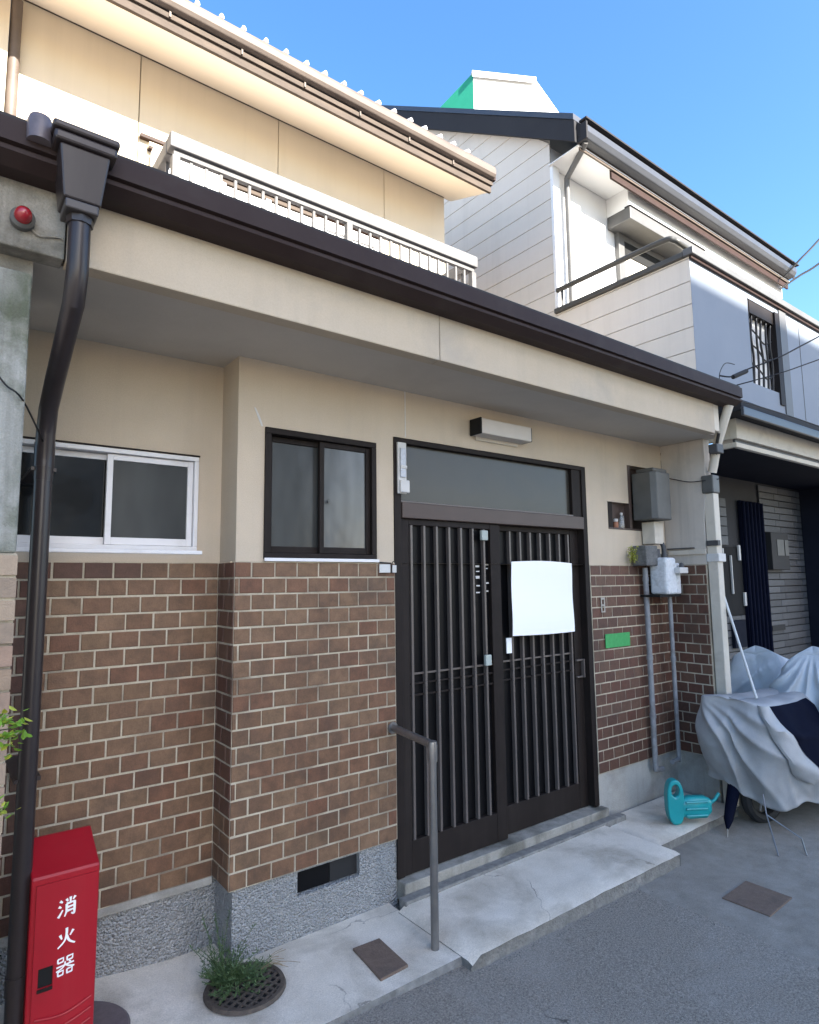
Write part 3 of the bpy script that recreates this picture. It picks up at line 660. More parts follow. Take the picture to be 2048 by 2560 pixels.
# ------------------------------------------------------------ wall lamp, nameplates, notice
WL = thing('porch_light', 'boxy wall lamp with dark end above the sliding door', 'lamp', (2.78, 0, 2.54))
bx('diffuser', mat('lamp_diffuser', (.50, .46, .42), .5, (.54, .50, .46), 8), WL, 2.562, 3.00, -.105, -.012, 2.498, 2.592, .006)
bx('end_cap', M['black'], WL, 2.550, 2.5615, -.108, -.010, 2.495, 2.595, .003)
bx('end_cap', M['greyplastic'], WL, 3.0005, 3.012, -.100, -.010, 2.500, 2.590, .003)
bx('back_plate', M['beige'], WL, 2.60, 2.97, -.0119, -.001, 2.478, 2.58)
NP = thing('nameplate', 'wider blank white nameplate on the top brick course at the door jamb', 'nameplate', (1.90, -.02, 1.69))
bx('plate', M['whiteplastic'], NP, 1.868, 1.938, -.026, -.0175, 1.667, 1.712, .002)
NP2 = thing('doorbell', 'narrow white doorbell beside the door jamb with a loop of wire', 'doorbell', (1.962, -.02, 1.69))
bx('case', M['whiteplastic'], NP2, 1.949, 1.976, -.030, -.0175, 1.667, 1.708, .003)
tb('wire_loop', M['wire'], NP2, smooth_path([(1.945, -.022, 1.665), (1.945, -.03, 1.715), (1.957, -.03, 1.727), (1.968, -.03, 1.715)]), .0025, 6)
tb('bell_wire', M['wire'], NP2, [(1.87, -.014, 1.722), (1.945, -.02, 1.718)], .004, 6)
NO = MB(); n = 12; vs = []
for j in range(n + 1):
    for i in range(n + 1):
        u, t = i / n, j / n
        x = 2.868 + .598 * u + .006 * t * (1 - 2 * u); z = 1.277 + .458 * t - .006 * u + .010 * math.sin(math.pi * u) * (1 if t > .5 else -.4) * abs(t - .5) * 2
        vs.append((x, -.014 - .004 * math.sin(math.pi * u) - .003 * math.sin(2.3 * math.pi * t + u), z))
NO.add(vs, [(j * (n + 1) + i, j * (n + 1) + i + 1, (j + 1) * (n + 1) + i + 1, (j + 1) * (n + 1) + i) for j in range(n) for i in range(n)])
o = NO.build('notice_board', M['white']); so_ = o.modifiers.new('thick', 'SOLIDIFY'); so_.thickness = .0015
tag(o, 'large blank white notice sheet hung on the right door leaf', 'notice')
tag(bx('paper_tag', M['white'], None, 2.858, 2.903, .030, .036, 1.168, 1.262), 'small upright white tag under the large notice sheet', 'tag')
CH = thing('sensor_strip', 'tall white plastic device fixed at the left end of the transom', 'device', (2.03, -.02, 2.24))
bx('strip', M['whiteplastic'], CH, 1.998, 2.056, -.022, -.008, 2.10, 2.388, .003)
bx('clear_cover', mat('device_grey', (.36, .38, .42), .3, (.5, .52, .56), 60), CH, 2.010, 2.046, -.032, -.0225, 2.19, 2.355, .004)
bx('lower_cap', M['whiteplastic'], CH, 2.004, 2.066, -.038, -.0225, 2.105, 2.175, .005)
bx('band', M['whiteplastic'], CH, 2.008, 2.05, -.036, -.0325, 2.24, 2.256, .002)
tag(bx('green_plate', M['green'], None, 3.795, 4.088, -.022, -.0165, 1.134, 1.232, .002), 'plain green rectangular plate on the bricks right of the door', 'plate')
# pasted tape remains
tp = MB(); tp.box(3.765, 3.775, -.0195, -.017, 1.385, 1.49); tp.box(3.80, 3.81, -.0195, -.017, 1.385, 1.49); tp.box(3.775, 3.80, -.0192, -.017, 1.475, 1.49); tp.box(3.775, 3.80, -.0192, -.017, 1.43, 1.442); tp.box(3.775, 3.80, -.0192, -.017, 1.385, 1.395)
tag(tp.build('tape_remains', mat('tape', (.33, .30, .26), .8, (.42, .39, .34), 60)), 'pale ladder shaped tape remains on the bricks above the green plate', 'tape')

# ------------------------------------------------------------ meters and conduits in the right corner
EM = thing('electric_meter', 'dark grey electric meter case high in the corner over the gas meter', 'meter', (4.36, -.1, 2.2))
MB().prism([(4.235, -.16), (4.26, -.20), (4.44, -.20), (4.475, -.16), (4.475, -.004), (4.235, -.004)], 2, 2.06, 2.42).build('case', M['greyplastic'], EM, bevel=.008)
MB().prism([(4.27, -.17), (4.46, -.17), (4.44, -.02), (4.27, -.02)], 2, 2.421, 2.455).build('case_top', M['greyplastic'], EM, bevel=.01)
bx('window', M['black'], EM, 4.478, 4.486, -.15, -.06, 2.16, 2.37); bx('dial', M['whiteplastic'], EM, 4.478, 4.49, -.15, -.09, 2.10, 2.155, .003)
bx('lower_cover', M['beige'], EM, 4.33, 4.45, -.12, -.01, 1.88, 2.05, .006)
GM = thing('gas_meter', 'pale grey cast gas meter on the bricks in the right corner', 'meter', (4.5, -.14, 1.62))
bx('body', M['meter'], GM, 4.32, 4.465, -.20, -.06, 1.50, 1.775, .018)
bx('body_side', M['meter'], GM, 4.468, 4.54, -.19, -.06, 1.50, 1.735, .014)
bx('index_box', M['whiteplastic'], GM, 4.43, 4.55, -.245, -.201, 1.655, 1.70, .006)
MB().lathe([(.02, 1.70), (.016, 1.728), (.008, 1.735)], (4.50, -.22, 0), 12).build('knob', M['darkgrey'], GM, smooth=True)
for x in (4.35, 4.44): MB().lathe([(.022, 1.77), (.024, 1.80), (.018, 1.81), (.018, 1.84)], (x, -.12, 0), 12).build('coupling', M['darkgrey'], GM, smooth=True)
tb('meter_pipe', M['darkgrey'], GM, smooth_path([(4.44, -.12, 1.82), (4.44, -.11, 1.88), (4.44, -.06, 1.91), (4.44, -.02, 1.91)]), .017)
bx('base_strip', M['black'], GM, 4.25, 4.54, -.18, -.02, 1.482, 1.499)
tag(bx('junction_box', mat('weathered_box', (.08, .08, .08), .9, (.17, .17, .165), 26, .7, 90), None, 4.175, 4.33, -.135, -.018, 1.715, 1.865, .008), 'weathered dark grey junction box left of the gas meter', 'box')
def conduit(label, pts, r, clamps):
    C = thing('conduit', label, 'pipe', (pts[0][0], pts[0][1], pts[-1][2]), 'grey conduits in the right corner')
    tb('tube', M['conduit'], C, smooth_path(pts, 5), r, 12)
    for z in clamps: MB().lathe([(r + .004, z), (r + .004, z + .03)], (pts[0][0], pts[0][1], 0), 12).build('coupling', M['conduit'], C, smooth=True)
    return C
conduit('thicker grey conduit with pale joint, left of the two in the corner', [(4.275, -.055, 1.70), (4.275, -.055, .9), (4.275, -.055, .30), (4.29, -.055, .235), (4.36, -.055, .225)], .020, (1.60, 1.02, .60))
conduit('thin straight grey conduit under the gas meter', [(4.50, -.11, 1.49), (4.50, -.11, .9), (4.50, -.11, .33), (4.485, -.11, .285), (4.40, -.11, .275)], .016, (1.0,))
# downpipe at the right corner
RP_ = thing('corner_downpipe', 'beige square downpipe at the right end of the brick wall', 'downpipe', (4.72, -.37, 0))
bx('square_pipe', M['beige'], RP_, 4.672, 4.752, -.412, -.335, -.03, 2.26, .006)
bx('elbow', M['greyplastic'], RP_, 4.66, 4.762, -.42, -.33, 2.262, 2.40, .008)
tb('upper_arm', M['beige'], RP_, [(4.70, -.40, 2.42), (4.68, -.46, 2.62), (4.66, -.54, 2.80), (4.66, -.58, 2.90)], .032, 12)
bx('bracket', M['whiteplastic'], RP_, 4.665, 4.775, -.425, -.33, 1.74, 1.80, .004); bx('bracket', M['darkgrey'], RP_, 4.66, 4.70, -.428, -.34, 1.86, 1.90, .002)
bx('joint_cover', M['darkgrey'], RP_, 4.60, 4.70, -.50, -.43, 2.55, 2.62, .008)
tb('dark_strap', M['wire'], RP_, smooth_path([(4.64, -.50, 2.70), (4.66, -.46, 2.58), (4.70, -.44, 2.50), (4.74, -.42, 2.47)]), .012, 8)
tag(tb('sagging_cable', M['wire'], None, smooth_path([(4.662, -.03, 2.43), (4.655, -.12, 2.40), (4.655, -.24, 2.365), (4.66, -.36, 2.36), (4.74, -.43, 2.37)]), .004, 6), 'thin dark cable sagging across the plaster wing wall', 'cable')

# bottles on the ledge
b1 = MB().lathe([(.018, 2.0), (.019, 2.01), (.019, 2.035), (.014, 2.045)], (4.03, .012, 0), 12).build('small_jar', M['terracotta'], smooth=True)
tag(b1, 'short dark jar with pale lid on the ledge of the opening', 'jar')
MB().lathe([(.017, 2.0455), (.017, 2.062), (.012, 2.066)], (4.03, .012, 0), 12).build('lid', M['whiteplastic'], b1, smooth=True)
b2 = MB().lathe([(.019, 2.0), (.020, 2.01), (.020, 2.06), (.009, 2.085), (.009, 2.10)], (4.105, .012, 0), 12).build('bottle', M['clearglass'], smooth=True)
tag(b2, 'taller clear bottle on the ledge beside the small jar', 'bottle')
MB().lathe([(.011, 2.1005), (.011, 2.115)], (4.105, .012, 0), 10).build('cap', M['whiteplastic'], b2, smooth=True)

# ------------------------------------------------------------ handrail
HR = thing('handrail', 'bent steel handrail post standing before the sliding door', 'handrail', (1.864, -.445, 0))
tb('post', M['steel'], HR, [(1.864, -.445, -.01), (1.866, -.445, .86)], .0185, 16)
tb('bar', M['steel'], HR, [(1.866, -.452, .873), (1.955, -.012, .862)], .0185, 16)
MB().lathe([(.023, .80), (.0235, .87), (.021, .888), (.01, .893)], (1.866, -.445, 0), 16).build('elbow', M['steel'], HR, smooth=True)
MB().lathe([(.030, -.018), (.030, -.010)], (1.952, 0, .862), 14, axis=1).build('wall_flange', M['steel'], HR, smooth=True)

# ------------------------------------------------------------ fire extinguisher box
FX = thing('extinguisher_box', 'red fire extinguisher box with white lettering against the brick wall', 'box', (.43, -.12, 0))
body = MB(); body.prism([(-.21, 0.0), (-.21, .632), (-.205, .640), (-.03, .715), (-.015, .71), (-.015, 0.0)], 0, .318, .528)
body.build('case', M['red'], FX, bevel=.006)
dp = MB(); dp.holes(.334, .522, .02, .615, [(.350, .394, .288, .350)], -.2165, .006); 
for a in ((.334, .522, .02), (.334, .522, .615)): dp.add([(a[0], -.2165, a[2]), (a[1], -.2165, a[2]), (a[1], -.2101, a[2]), (a[0], -.2101, a[2])], [(0, 1, 2, 3)])
for x in (.334, .522): dp.add([(x, -.2165, .02), (x, -.2165, .615), (x, -.2101, .615), (x, -.2101, .02)], [(0, 1, 2, 3)])
dp.build('door_panel', M['red'], FX)
bx('latch_hole', M['black'], FX, .351, .393, -.2115, -.2104, .289, .349)
bx('latch_lip', M['dbrown'], FX, .348, .394, -.222, -.2166, .277, .287, .001)
for k in range(3): MB().tube(smooth_path([(.345, -.2168, .195 - .035 * k), (.43, -.2185, .185 - .035 * k), (.515, -.2168, .21 - .035 * k)]), .0045, 8).build('pressed_rib', M['red'], FX, smooth=True)
STROKES = {
 '消': [[(.10, .92), (.23, .80)], [(.04, .64), (.17, .54)], [(.03, .05), (.12, .18), (.25, .40)], [(.63, .99), (.63, .70)], [(.42, .94), (.50, .79)], [(.87, .96), (.76, .80)],
       [(.44, .67), (.44, .27), (.35, .02)], [(.42, .67), (.86, .69)], [(.84, .69), (.84, .09), (.77, .05), (.69, .11)], [(.46, .47), (.82, .48)], [(.46, .28), (.82, .29)]],
 '火': [[(.17, .70), (.27, .45)], [(.84, .77), (.68, .52)], [(.50, .98), (.50, .62), (.39, .28), (.08, .03)], [(.51, .56), (.66, .24), (.95, .02)]],
 '器': [[(.12, .93), (.13, .71)], [(.12, .92), (.40, .93), (.39, .72)], [(.13, .72), (.40, .73)], [(.58, .93), (.59, .71)], [(.58, .92), (.87, .93), (.85, .72)], [(.59, .72), (.86, .73)],
       [(.06, .51), (.94, .53)], [(.49, .70), (.47, .52), (.33, .39), (.05, .30)], [(.53, .51), (.68, .40), (.96, .30)], [(.68, .66), (.78, .59)],
       [(.14, .27), (.15, .03)], [(.14, .26), (.41, .27), (.39, .04)], [(.15, .05), (.40, .06)], [(.59, .27), (.60, .03)], [(.59, .26), (.86, .27), (.84, .04)], [(.60, .05), (.85, .06)]]}
def lettering(ch, x, z, y, size, parent, m):
    b = MB()
    for k, stp in enumerate(STROKES[ch]):
        pts = [Vector((p[0], 0, p[1])) for p in stp]
        if len(pts) > 2: pts = smooth_path(pts, 3) if ch != '器' or len(stp) == 4 else pts
        n = len(pts); L, Rr = [], []
        for i, p in enumerate(pts):
            d = (pts[min(i + 1, n - 1)] - pts[max(i - 1, 0)]).normalized(); nn = Vector((-d.z, 0, d.x)); t = i / (n - 1)
            wd = .054 * (1.3 - .6 * t) if ch != '器' else .041
            L.append(p + nn * wd); Rr.append(p - nn * wd)
        yy = y - .00012 * k
        P = lambda q: (x + (q.x - .5) * size, yy, z + (q.z - .5) * size + .10 * (q.x - .5) * size)
        vs = [P(q) for q in L] + [P(q) for q in Rr]
        b.add(vs, [(i, i + 1, n + i + 1, n + i) for i in range(n - 1)])
    o = b.build('lettering', m, parent); sd = o.modifiers.new('thick', 'SOLIDIFY'); sd.thickness = .0003; return o
for ch, z in (('消', .525), ('火', .428), ('器', .338)): lettering(ch, .430, z, -.2170, .060, FX, M['white'])
MB().lathe([(.197, -.03), (.197, .026), (.188, .034), (.01, .034)], (.475, -.10, 0), 40).build('base_plate', mat('purple_brown_base', (.115, .09, .088), .75, (.15, .12, .118), 30, fine=.1), FX, smooth=True)

# ------------------------------------------------------------ covers in the ground
GR = thing('drain_grate', 'round rusty lattice drain grate with weeds growing through', 'grate', (1.09, -.18, .006))
gc = (1.09, -.185); gr = .150
MB().lathe([(gr - .012, .004), (gr - .012, .016), (gr + .006, .016), (gr + .010, .004)], (gc[0], gc[1], 0), 36).build('rim', M['iron'], GR, smooth=False) if False else None
rim = MB(); n = 40
vs = []
for j in range(n):
    a = 2 * math.pi * j / n
    for (r, z) in ((gr - .010, .006), (gr - .010, .016), (gr + .006, .016), (gr + .012, .003)): vs.append((gc[0] + r * math.cos(a), gc[1] + r * math.sin(a), z))
rim.add(vs, [(j * 4 + k, ((j + 1) % n) * 4 + k, ((j + 1) % n) * 4 + k + 1, j * 4 + k + 1) for j in range(n) for k in range(3)]).build('rim', M['iron'], GR)
MB().lathe([(gr - .004, .0045), (gr - .004, .0065)], (gc[0], gc[1], 0), 36).build('dark_well', M['black'], GR)
ang = R(28)
for s in range(2):
    a = ang + s * math.pi / 2; dx, dy = math.cos(a), math.sin(a)
    for k in range(-4, 5):
        d = k * .031; hl = math.sqrt(max(0, (gr - .009) ** 2 - d * d))
        if hl < .02: continue
        cx, cy = gc[0] - dy * d, gc[1] + dx * d; w_ = .0045; zt = .0148 - .0012 * s
        pts = [(cx - dx * hl - dy * w_, cy - dy * hl + dx * w_), (cx + dx * hl - dy * w_, cy + dy * hl + dx * w_), (cx + dx * hl + dy * w_, cy + dy * hl - dx * w_), (cx - dx * hl + dy * w_, cy - dy * hl - dx * w_)]
        MB().prism(pts, 2, .007 + .0003 * s, zt).build('grate_bar', M['iron'], GR)
def lid(name, label, pts, z):
    b = MB().prism(pts, 2, z - .02, z).build(name, M['lidbrown'], None, bevel=.003); return tag(b, label, 'cover')
lid('meter_lid', 'brown rectangular lid in the pale apron left of the handrail post', [(1.545, -.484), (1.692, -.476), (1.708, -.236), (1.570, -.228)], .010)
lid('meter_lid', 'dark square lid set in the asphalt before the covered motorcycles', [(3.38, -1.20), (3.66, -1.19), (3.66, -.955), (3.375, -.965)], -.040)
# ------------------------------------------------------------ vegetation
def leaf_faces(b, c, d, size, wid, rnd, mi=0):
    d = Vector(d).normalized(); s = d.cross(Vector((rnd.uniform(-.4, .4), rnd.uniform(-.4, .4), 1))).normalized(); up = s.cross(d)
    c = Vector(c)
    b.add([c, c + d * size * .35 + s * wid - up * wid * .3, c + d * size * .75 + s * wid * .7 - up * wid * .3, c + d * size, c + d * size * .75 - s * wid * .7 - up * wid * .3, c + d * size * .35 - s * wid - up * wid * .3, c + d * size * .5], [(0, 1, 6), (1, 2, 6), (2, 3, 6), (3, 4, 6), (4, 5, 6), (5, 0, 6)], mi)
def weed(label, c, hgt, spread, nst, seed, name='weed_tuft'):
    rnd = random.Random(seed); T = thing(name, label, 'weed', c)
    st, lf = MB(), MB()
    for i in range(nst):
        a = rnd.uniform(0, 6.28); r0 = rnd.uniform(0, spread * .6); h_ = hgt * rnd.uniform(.35, 1.0) ** 1.3
        p0 = Vector((c[0] + r0 * math.cos(a), c[1] + r0 * math.sin(a), c[2])); lean = Vector((math.cos(a), math.sin(a), 0)) * spread * rnd.uniform(.1, .9)
        p = [p0, p0 + lean * .3 + Vector((0, 0, h_ * .5)), p0 + lean + Vector((0, 0, h_))]
        q = smooth_path(p, 4); st.tube(q, .0011, 4, cap=False)
        for k in range(int(10 + h_ * 90)):
            t = rnd.uniform(.12, 1.0); idx = min(int(t * (len(q) - 1)), len(q) - 2); pt = q[idx].lerp(q[idx + 1], t * (len(q) - 1) - idx)
            d = Vector((rnd.uniform(-1, 1), rnd.uniform(-1, 1), rnd.uniform(-.1, 1)))
            leaf_faces(lf, pt, d, rnd.uniform(.008, .02), rnd.uniform(.001, .0028), rnd)
    st.build('stem', M['weed'], T); lf.build('foliage', M['weed'], T)
    return T
weed('feathery green weed tuft behind the round grate', (1.04, -.10, .01), .115, .10, 95, 3)
weed('tall thin weed stalks behind the round grate against the foundation', (1.05, -.03, .01), .25, .10, 14, 11, 'weed_stalks')
gw = weed('low green weeds growing through the round grate', (1.07, -.15, .014), .05, .13, 80, 5, 'grate_weed')
ds = MB()
rnd = random.Random(4)
for k in range(9):
    a = rnd.uniform(-.7, .6); p0 = Vector((1.18, -.13, .016)); L = rnd.uniform(.08, .17)
    ds.tube(smooth_path([p0, p0 + Vector((math.cos(a) * L * .5, math.sin(a) * L * .5, .02)), p0 + Vector((math.cos(a) * L, math.sin(a) * L, .006))], 3), .0012, 4, cap=False)
tag(ds.build('dry_stems', M['straw']), 'dry straw coloured stems trailing from the grate on the apron', 'weed')
PL = thing('ledge_plant', 'small yellow-green plant on the brick ledge beside the junction box', 'plant', (4.13, -.05, 1.72))
pf = MB(); rnd = random.Random(9)
for i in range(230):
    c = Vector((4.125 + rnd.gauss(0, .018), -.055 + rnd.gauss(0, .016), 1.735 + abs(rnd.gauss(.05, .04))))
    leaf_faces(pf, c, (rnd.uniform(-1, 1), rnd.uniform(-1, 1), rnd.uniform(-.2, 1)), rnd.uniform(.010, .018), .004, rnd)
pf.build('foliage', M['leafyel'], PL)
MB().tube([(4.125, -.035, 1.715), (4.125, -.05, 1.79)], .003, 6).build('stem', M['stem'], PL)
# shrub in a pot at the left edge: only its branch tips reach into the picture
PS = thing('potted_shrub', 'leafy bright green shrub whose branch tips reach before the downpipe', 'shrub', (.02, -1.05, -.02))
MB().lathe([(.10, -.02), (.13, .22), (.14, .22), (.14, .25), (.12, .25), (.115, .22)], (-.12, -1.0, 0), 20).build('pot', M['terracotta'], PS, smooth=True)
bl, lf, lf2 = MB(), MB(), MB(); rnd = random.Random(21)
def tip_branch(pts, nl, sc, sz):
    q = smooth_path(pts, 8); bl.tube(q, [.006 * (1 - .8 * i / (len(q) - 1)) for i in range(len(q))], 5)
    for k in range(nl):
        i = rnd.randrange(len(q) // 2, len(q)); c = q[i] + Vector((rnd.gauss(0, sc), rnd.gauss(0, sc), rnd.gauss(0, sc)))
        d = Vector((rnd.uniform(-.6, 1), rnd.uniform(-1, .6), rnd.uniform(-.5, .7)))
        leaf_faces(lf2 if rnd.random() < .3 else lf, c, d, rnd.uniform(.6, 1.2) * sz, sz * rnd.uniform(.2, .36), rnd)
tip_branch([(-.12, -1.0, .22), (-.08, -.99, .8), (.03, -.98, 1.20), (.11, -.97, 1.275), (.165, -.96, 1.285)], 260, .022, .021)
tip_branch([(-.12, -1.0, .22), (-.1, -.99, .7), (.03, -.98, 1.02), (.10, -.97, 1.085), (.155, -.965, 1.10)], 110, .011, .02)
tip_branch([(-.12, -1.0, .22), (-.15, -.95, .7), (-.14, -.9, 1.0), (-.12, -.9, 1.2)], 120, .05, .025)
bl.build('branch', M['stem'], PS); lf.build('foliage', M['leaf'], PS); lf2.build('foliage', M['leafyel'], PS)

# ------------------------------------------------------------ watering can
WC = thing('watering_can', 'teal plastic watering can standing on the slab near the corner', 'watering can', (3.98, -.36, .012))
n = 28; vs = []
ux = Vector((.80, -.60, 0)); uy = Vector((.60, .80, 0)); c0 = Vector((3.985, -.36, .012))
def loop(rx, rz, zc, squ=2.6):
    out = []
    for j in range(n):
        a = 2 * math.pi * j / n; ca, sa = math.cos(a), math.sin(a)
        out.append((rx * abs(ca) ** (2 / squ) * (1 if ca > 0 else -1), zc + rz * abs(sa) ** (2 / squ) * (1 if sa > 0 else -1)))
    return out
o_, i_ = loop(.056, .142, .142), loop(.026, .038, .215, 2.0)
wb = MB(); L = []
for (prof_, d) in ((o_, -.034), (o_, .034), (i_, -.034), (i_, .034)):
    for (u, z) in prof_: L.append(c0 + ux * u + uy * d + Vector((0, 0, z)))
fs = []
for j in range(n):
    k = (j + 1) % n
    fs += [(j, k, n + k, n + j), (2 * n + j, 3 * n + j, 3 * n + k, 2 * n + k), (j, 2 * n + j, 2 * n + k, k), (n + j, n + k, 3 * n + k, 3 * n + j)]
wb.add(L, fs).build('handle_end', M['teal'], WC, bevel=.01, smooth=True)
tk = MB(); rows_ = []
for (du, sc_, zz) in ((.045, .80, .0), (.09, 1.0, .0), (.20, .95, .006), (.235, .6, .03)):
    rows_.append([c0 + ux * du + uy * (.045 * sc_ * abs(math.cos(t_)) ** .6 * (1 if math.cos(t_) > 0 else -1)) + Vector((0, 0, .105 + zz * .3 + .072 * sc_ * abs(math.sin(t_)) ** .6 * (1 if math.sin(t_) > 0 else -1))) for t_ in [2 * math.pi * (q_ + .5) / 16 for q_ in range(16)]])
tk.add([p_ for r_ in rows_ for p_ in r_], [(i * 16 + j, i * 16 + (j + 1) % 16, (i + 1) * 16 + (j + 1) % 16, (i + 1) * 16 + j) for i in range(3) for j in range(16)] + [tuple(range(16)), tuple(range(48, 64))])
tk.build('tank', M['teal'], WC, smooth=True)
for k in range(3):
    zr = .062 + .042 * k
    MB().tube([c0 + ux * .06 - uy * .044 + Vector((0, 0, zr)), c0 + ux * .20 - uy * .043 + Vector((0, 0, zr + .004))], .0075, 8).build('tank_rib', M['teal'], WC, smooth=True)
tb('spout', M['teal'], WC, [c0 + ux * .19 + Vector((0, 0, .09)), c0 + ux * .27 + Vector((0, 0, .15)), c0 + ux * .30 + Vector((0, 0, .19))], .011, 10)
bx('label_strip', mat('pale_teal', (.10, .42, .45), .5, (.2, .5, .5), 90), WC, 0, .001, 0, .001, 0, .001) if False else None

# ------------------------------------------------------------ covered motorcycles: cloth draped over a frame by simulation
def closed(pts, N):
    pts = [Vector(p) for p in pts]; n = len(pts); out = []
    for i in range(n):
        p0, p1, p2, p3 = pts[i - 1], pts[i], pts[(i + 1) % n], pts[(i + 2) % n]
        for k in range(N):
            t = k / N
            out.append(.5 * ((2 * p1) + (p2 - p0) * t + (2 * p0 - 5 * p1 + 4 * p2 - p3) * t * t + (3 * p1 - p0 - 3 * p2 + p3) * t ** 3))
    return out
def crease(a):                                   # sharp ridge between soft hollows
    return 1 - abs(math.sin(a)) ** .6
def draped(top, hem, N=20, TT=34, bulge=.05, amp=.03, focus=0, rays=13, seed=1, sag=.05):
    """fitted sheet hanging between a top outline and a gathered hem, with creases that fan out from outline point `focus`"""
    T_, B_ = closed(top, N), closed(hem, N); n = len(T_)
    cen = sum(T_, Vector()) / n; arc = [0]
    for i in range(n): arc.append(arc[-1] + ((T_[(i + 1) % n] + B_[(i + 1) % n]) / 2 - (T_[i] + B_[i]) / 2).length)
    a0 = arc[focus * N]; tot = arc[-1]
    rows = []
    for j in range(TT + 1):
        t = j / TT; row = []
        for i in range(n):
            p = T_[i].lerp(B_[i], t); hgt = (T_[i] - B_[i]).length
            d = (T_[(i + 1) % n] - T_[i - 1]).lerp(B_[(i + 1) % n] - B_[i - 1], t); nr = Vector((d.y, -d.x, 0)).normalized()
            if nr.dot(p - cen) < 0: nr = -nr
            u = (arc[i] - a0 + tot / 2) % tot - tot / 2; v = t * hgt
            th = math.atan2(v + .02, u); r = math.hypot(u, v)
            w_ = mnoise.noise(Vector((u * 2.2, v * 2.2, seed))) ; w2 = mnoise.noise(Vector((u * 7, v * 5, seed + 4)))
            f = crease(th * rays * .5 + w_ * 1.6) * min(1, r / .22) * math.exp(-r * .35)
            g_ = crease((u + .25 * v) * 11 + w_ * 2.5) * t
            prof = math.sin(math.pi * min(1, t * 1.08)) 
            p = p + nr * (bulge * prof + amp * (f * .85 + g_ * .5 - .35) * min(1, t * 5) + .012 * w2 * min(1, t * 4))
            rg = 1 - 2.2 * abs(mnoise.noise(Vector((u * 4.5 + v * 2.5, v * 2.2 - u * 1.2, seed + 9)))); rg2 = 1 - 2.2 * abs(mnoise.noise(Vector((u * 9 - v * 4, v * 6 + u * 3, seed + 15))))
            p = p + nr * (.020 * rg + .007 * rg2) * min(1, t * 4)
            p.z += .012 * w2 * t + (.022 * math.sin(u * 17 + w_ * 4) * t ** 3)
            row.append(p)
        rows.append(row)
    # inner hem turned under
    rows.append([p.lerp(Vector((cen.x, cen.y, p.z + .03)), .12) for p in rows[-1]])
    return rows, cen
def cover_mesh(name, rows, cen, m, parent, sag=.03, seed=1):
    b = MB(); n = len(rows[0]); vs = [p for r in rows for p in r]
    fs = [(j * n + i, j * n + (i + 1) % n, (j + 1) * n + (i + 1) % n, (j + 1) * n + i) for j in range(len(rows) - 1) for i in range(n)]
    o_ = len(vs); CAP = 7
    mid = [None] * n
    # top: strips towards the long axis between the two sides of the outline
    for k in range(1, CAP + 1):
        t = k / CAP
        for i in range(n):
            opp = rows[0][(n - i) % n]; c = (rows[0][i] + opp) / 2; q = rows[0][i].lerp(c, t)
            q = q + Vector((0, 0, .030 * math.sin(t * math.pi / 2) - sag * t * t + .012 * mnoise.noise(Vector((q.x * 6, q.y * 6, seed)))))
            vs.append(q)
    for k in range(CAP):
        for i in range(n):
            a = i if k == 0 else o_ + (k - 1) * n + i; a2 = (i + 1) % n if k == 0 else o_ + (k - 1) * n + (i + 1) % n
            fs.append((a, a2, o_ + k * n + (i + 1) % n, o_ + k * n + i))
    b.add(vs, fs); o = b.build(name, m, parent)
    for p_ in o.data.polygons: p_.use_smooth = True
    ss = o.modifiers.new('sub', 'SUBSURF'); ss.levels = 1; ss.render_levels = 1
    return o
def wheel(parent, c, r, ax):
    ax = Vector(ax).normalized(); q = ax.to_track_quat('Z', 'Y').to_matrix()
    def ring(R_, r_, n=28, k=8):
        vs = []
        for i in range(n):
            a = 2 * math.pi * i / n
            for j in range(k):
                w_ = 2 * math.pi * j / k; p_ = Vector(((R_ + r_ * math.cos(w_)) * math.cos(a), (R_ + r_ * math.cos(w_)) * math.sin(a), r_ * math.sin(w_))); vs.append(Vector(c) + q @ p_)
        return MB().add(vs, [(i * k + j, ((i + 1) % n) * k + j, ((i + 1) % n) * k + (j + 1) % k, i * k + (j + 1) % k) for i in range(n) for j in range(k)])
    W_ = ring(r - .035, .035).build('wheel', M['rubber'], parent, smooth=True)
    ring(r - .085, .012).build('rim', M['chrome'], W_, smooth=True)
    MB().lathe([(.03, -.05), (.03, .05)], (0, 0, 0), 12).build('hub', M['darkgrey'], W_)
    W_.children[-1].matrix_parent_inverse = Matrix.Identity(4); W_.children[-1].matrix_basis = Matrix.Translation(c) @ q.to_4x4()
    for k in range(5):
        a = 2 * math.pi * k / 5; d = q @ Vector((math.cos(a), math.sin(a), 0))
        tb('spoke', M['chrome'], W_, [Vector(c) + d * .02, Vector(c) + d * (r - .08)], .007, 6)
def moto(label, loc, top, hem, m, wheels, seed, **kw):
    T = thing('covered_motorcycle', label, 'motorcycle', loc, 'motorcycles under fabric covers')
    rows, cen = draped(top, hem, seed=seed, **kw)
    o = cover_mesh('cover', rows, cen, m, T, seed=seed)
    for (c, ax) in wheels:
        k = len(T.children); wheel(T, c, .20, ax)
    a, b_ = Vector(wheels[0][0]), Vector(wheels[1][0])
    MB().tube([a + Vector((.02, 0, .2)), a.lerp(b_, .3) + Vector((0, 0, .12)), b_ + Vector((0, 0, .1))], .08, 10).build('engine_body', M['rubber'], T, smooth=True)
    tb('fork', M['darkgrey'], T, [a, a + Vector((.06, .0, .40))], .03, 10)
    return T, rows
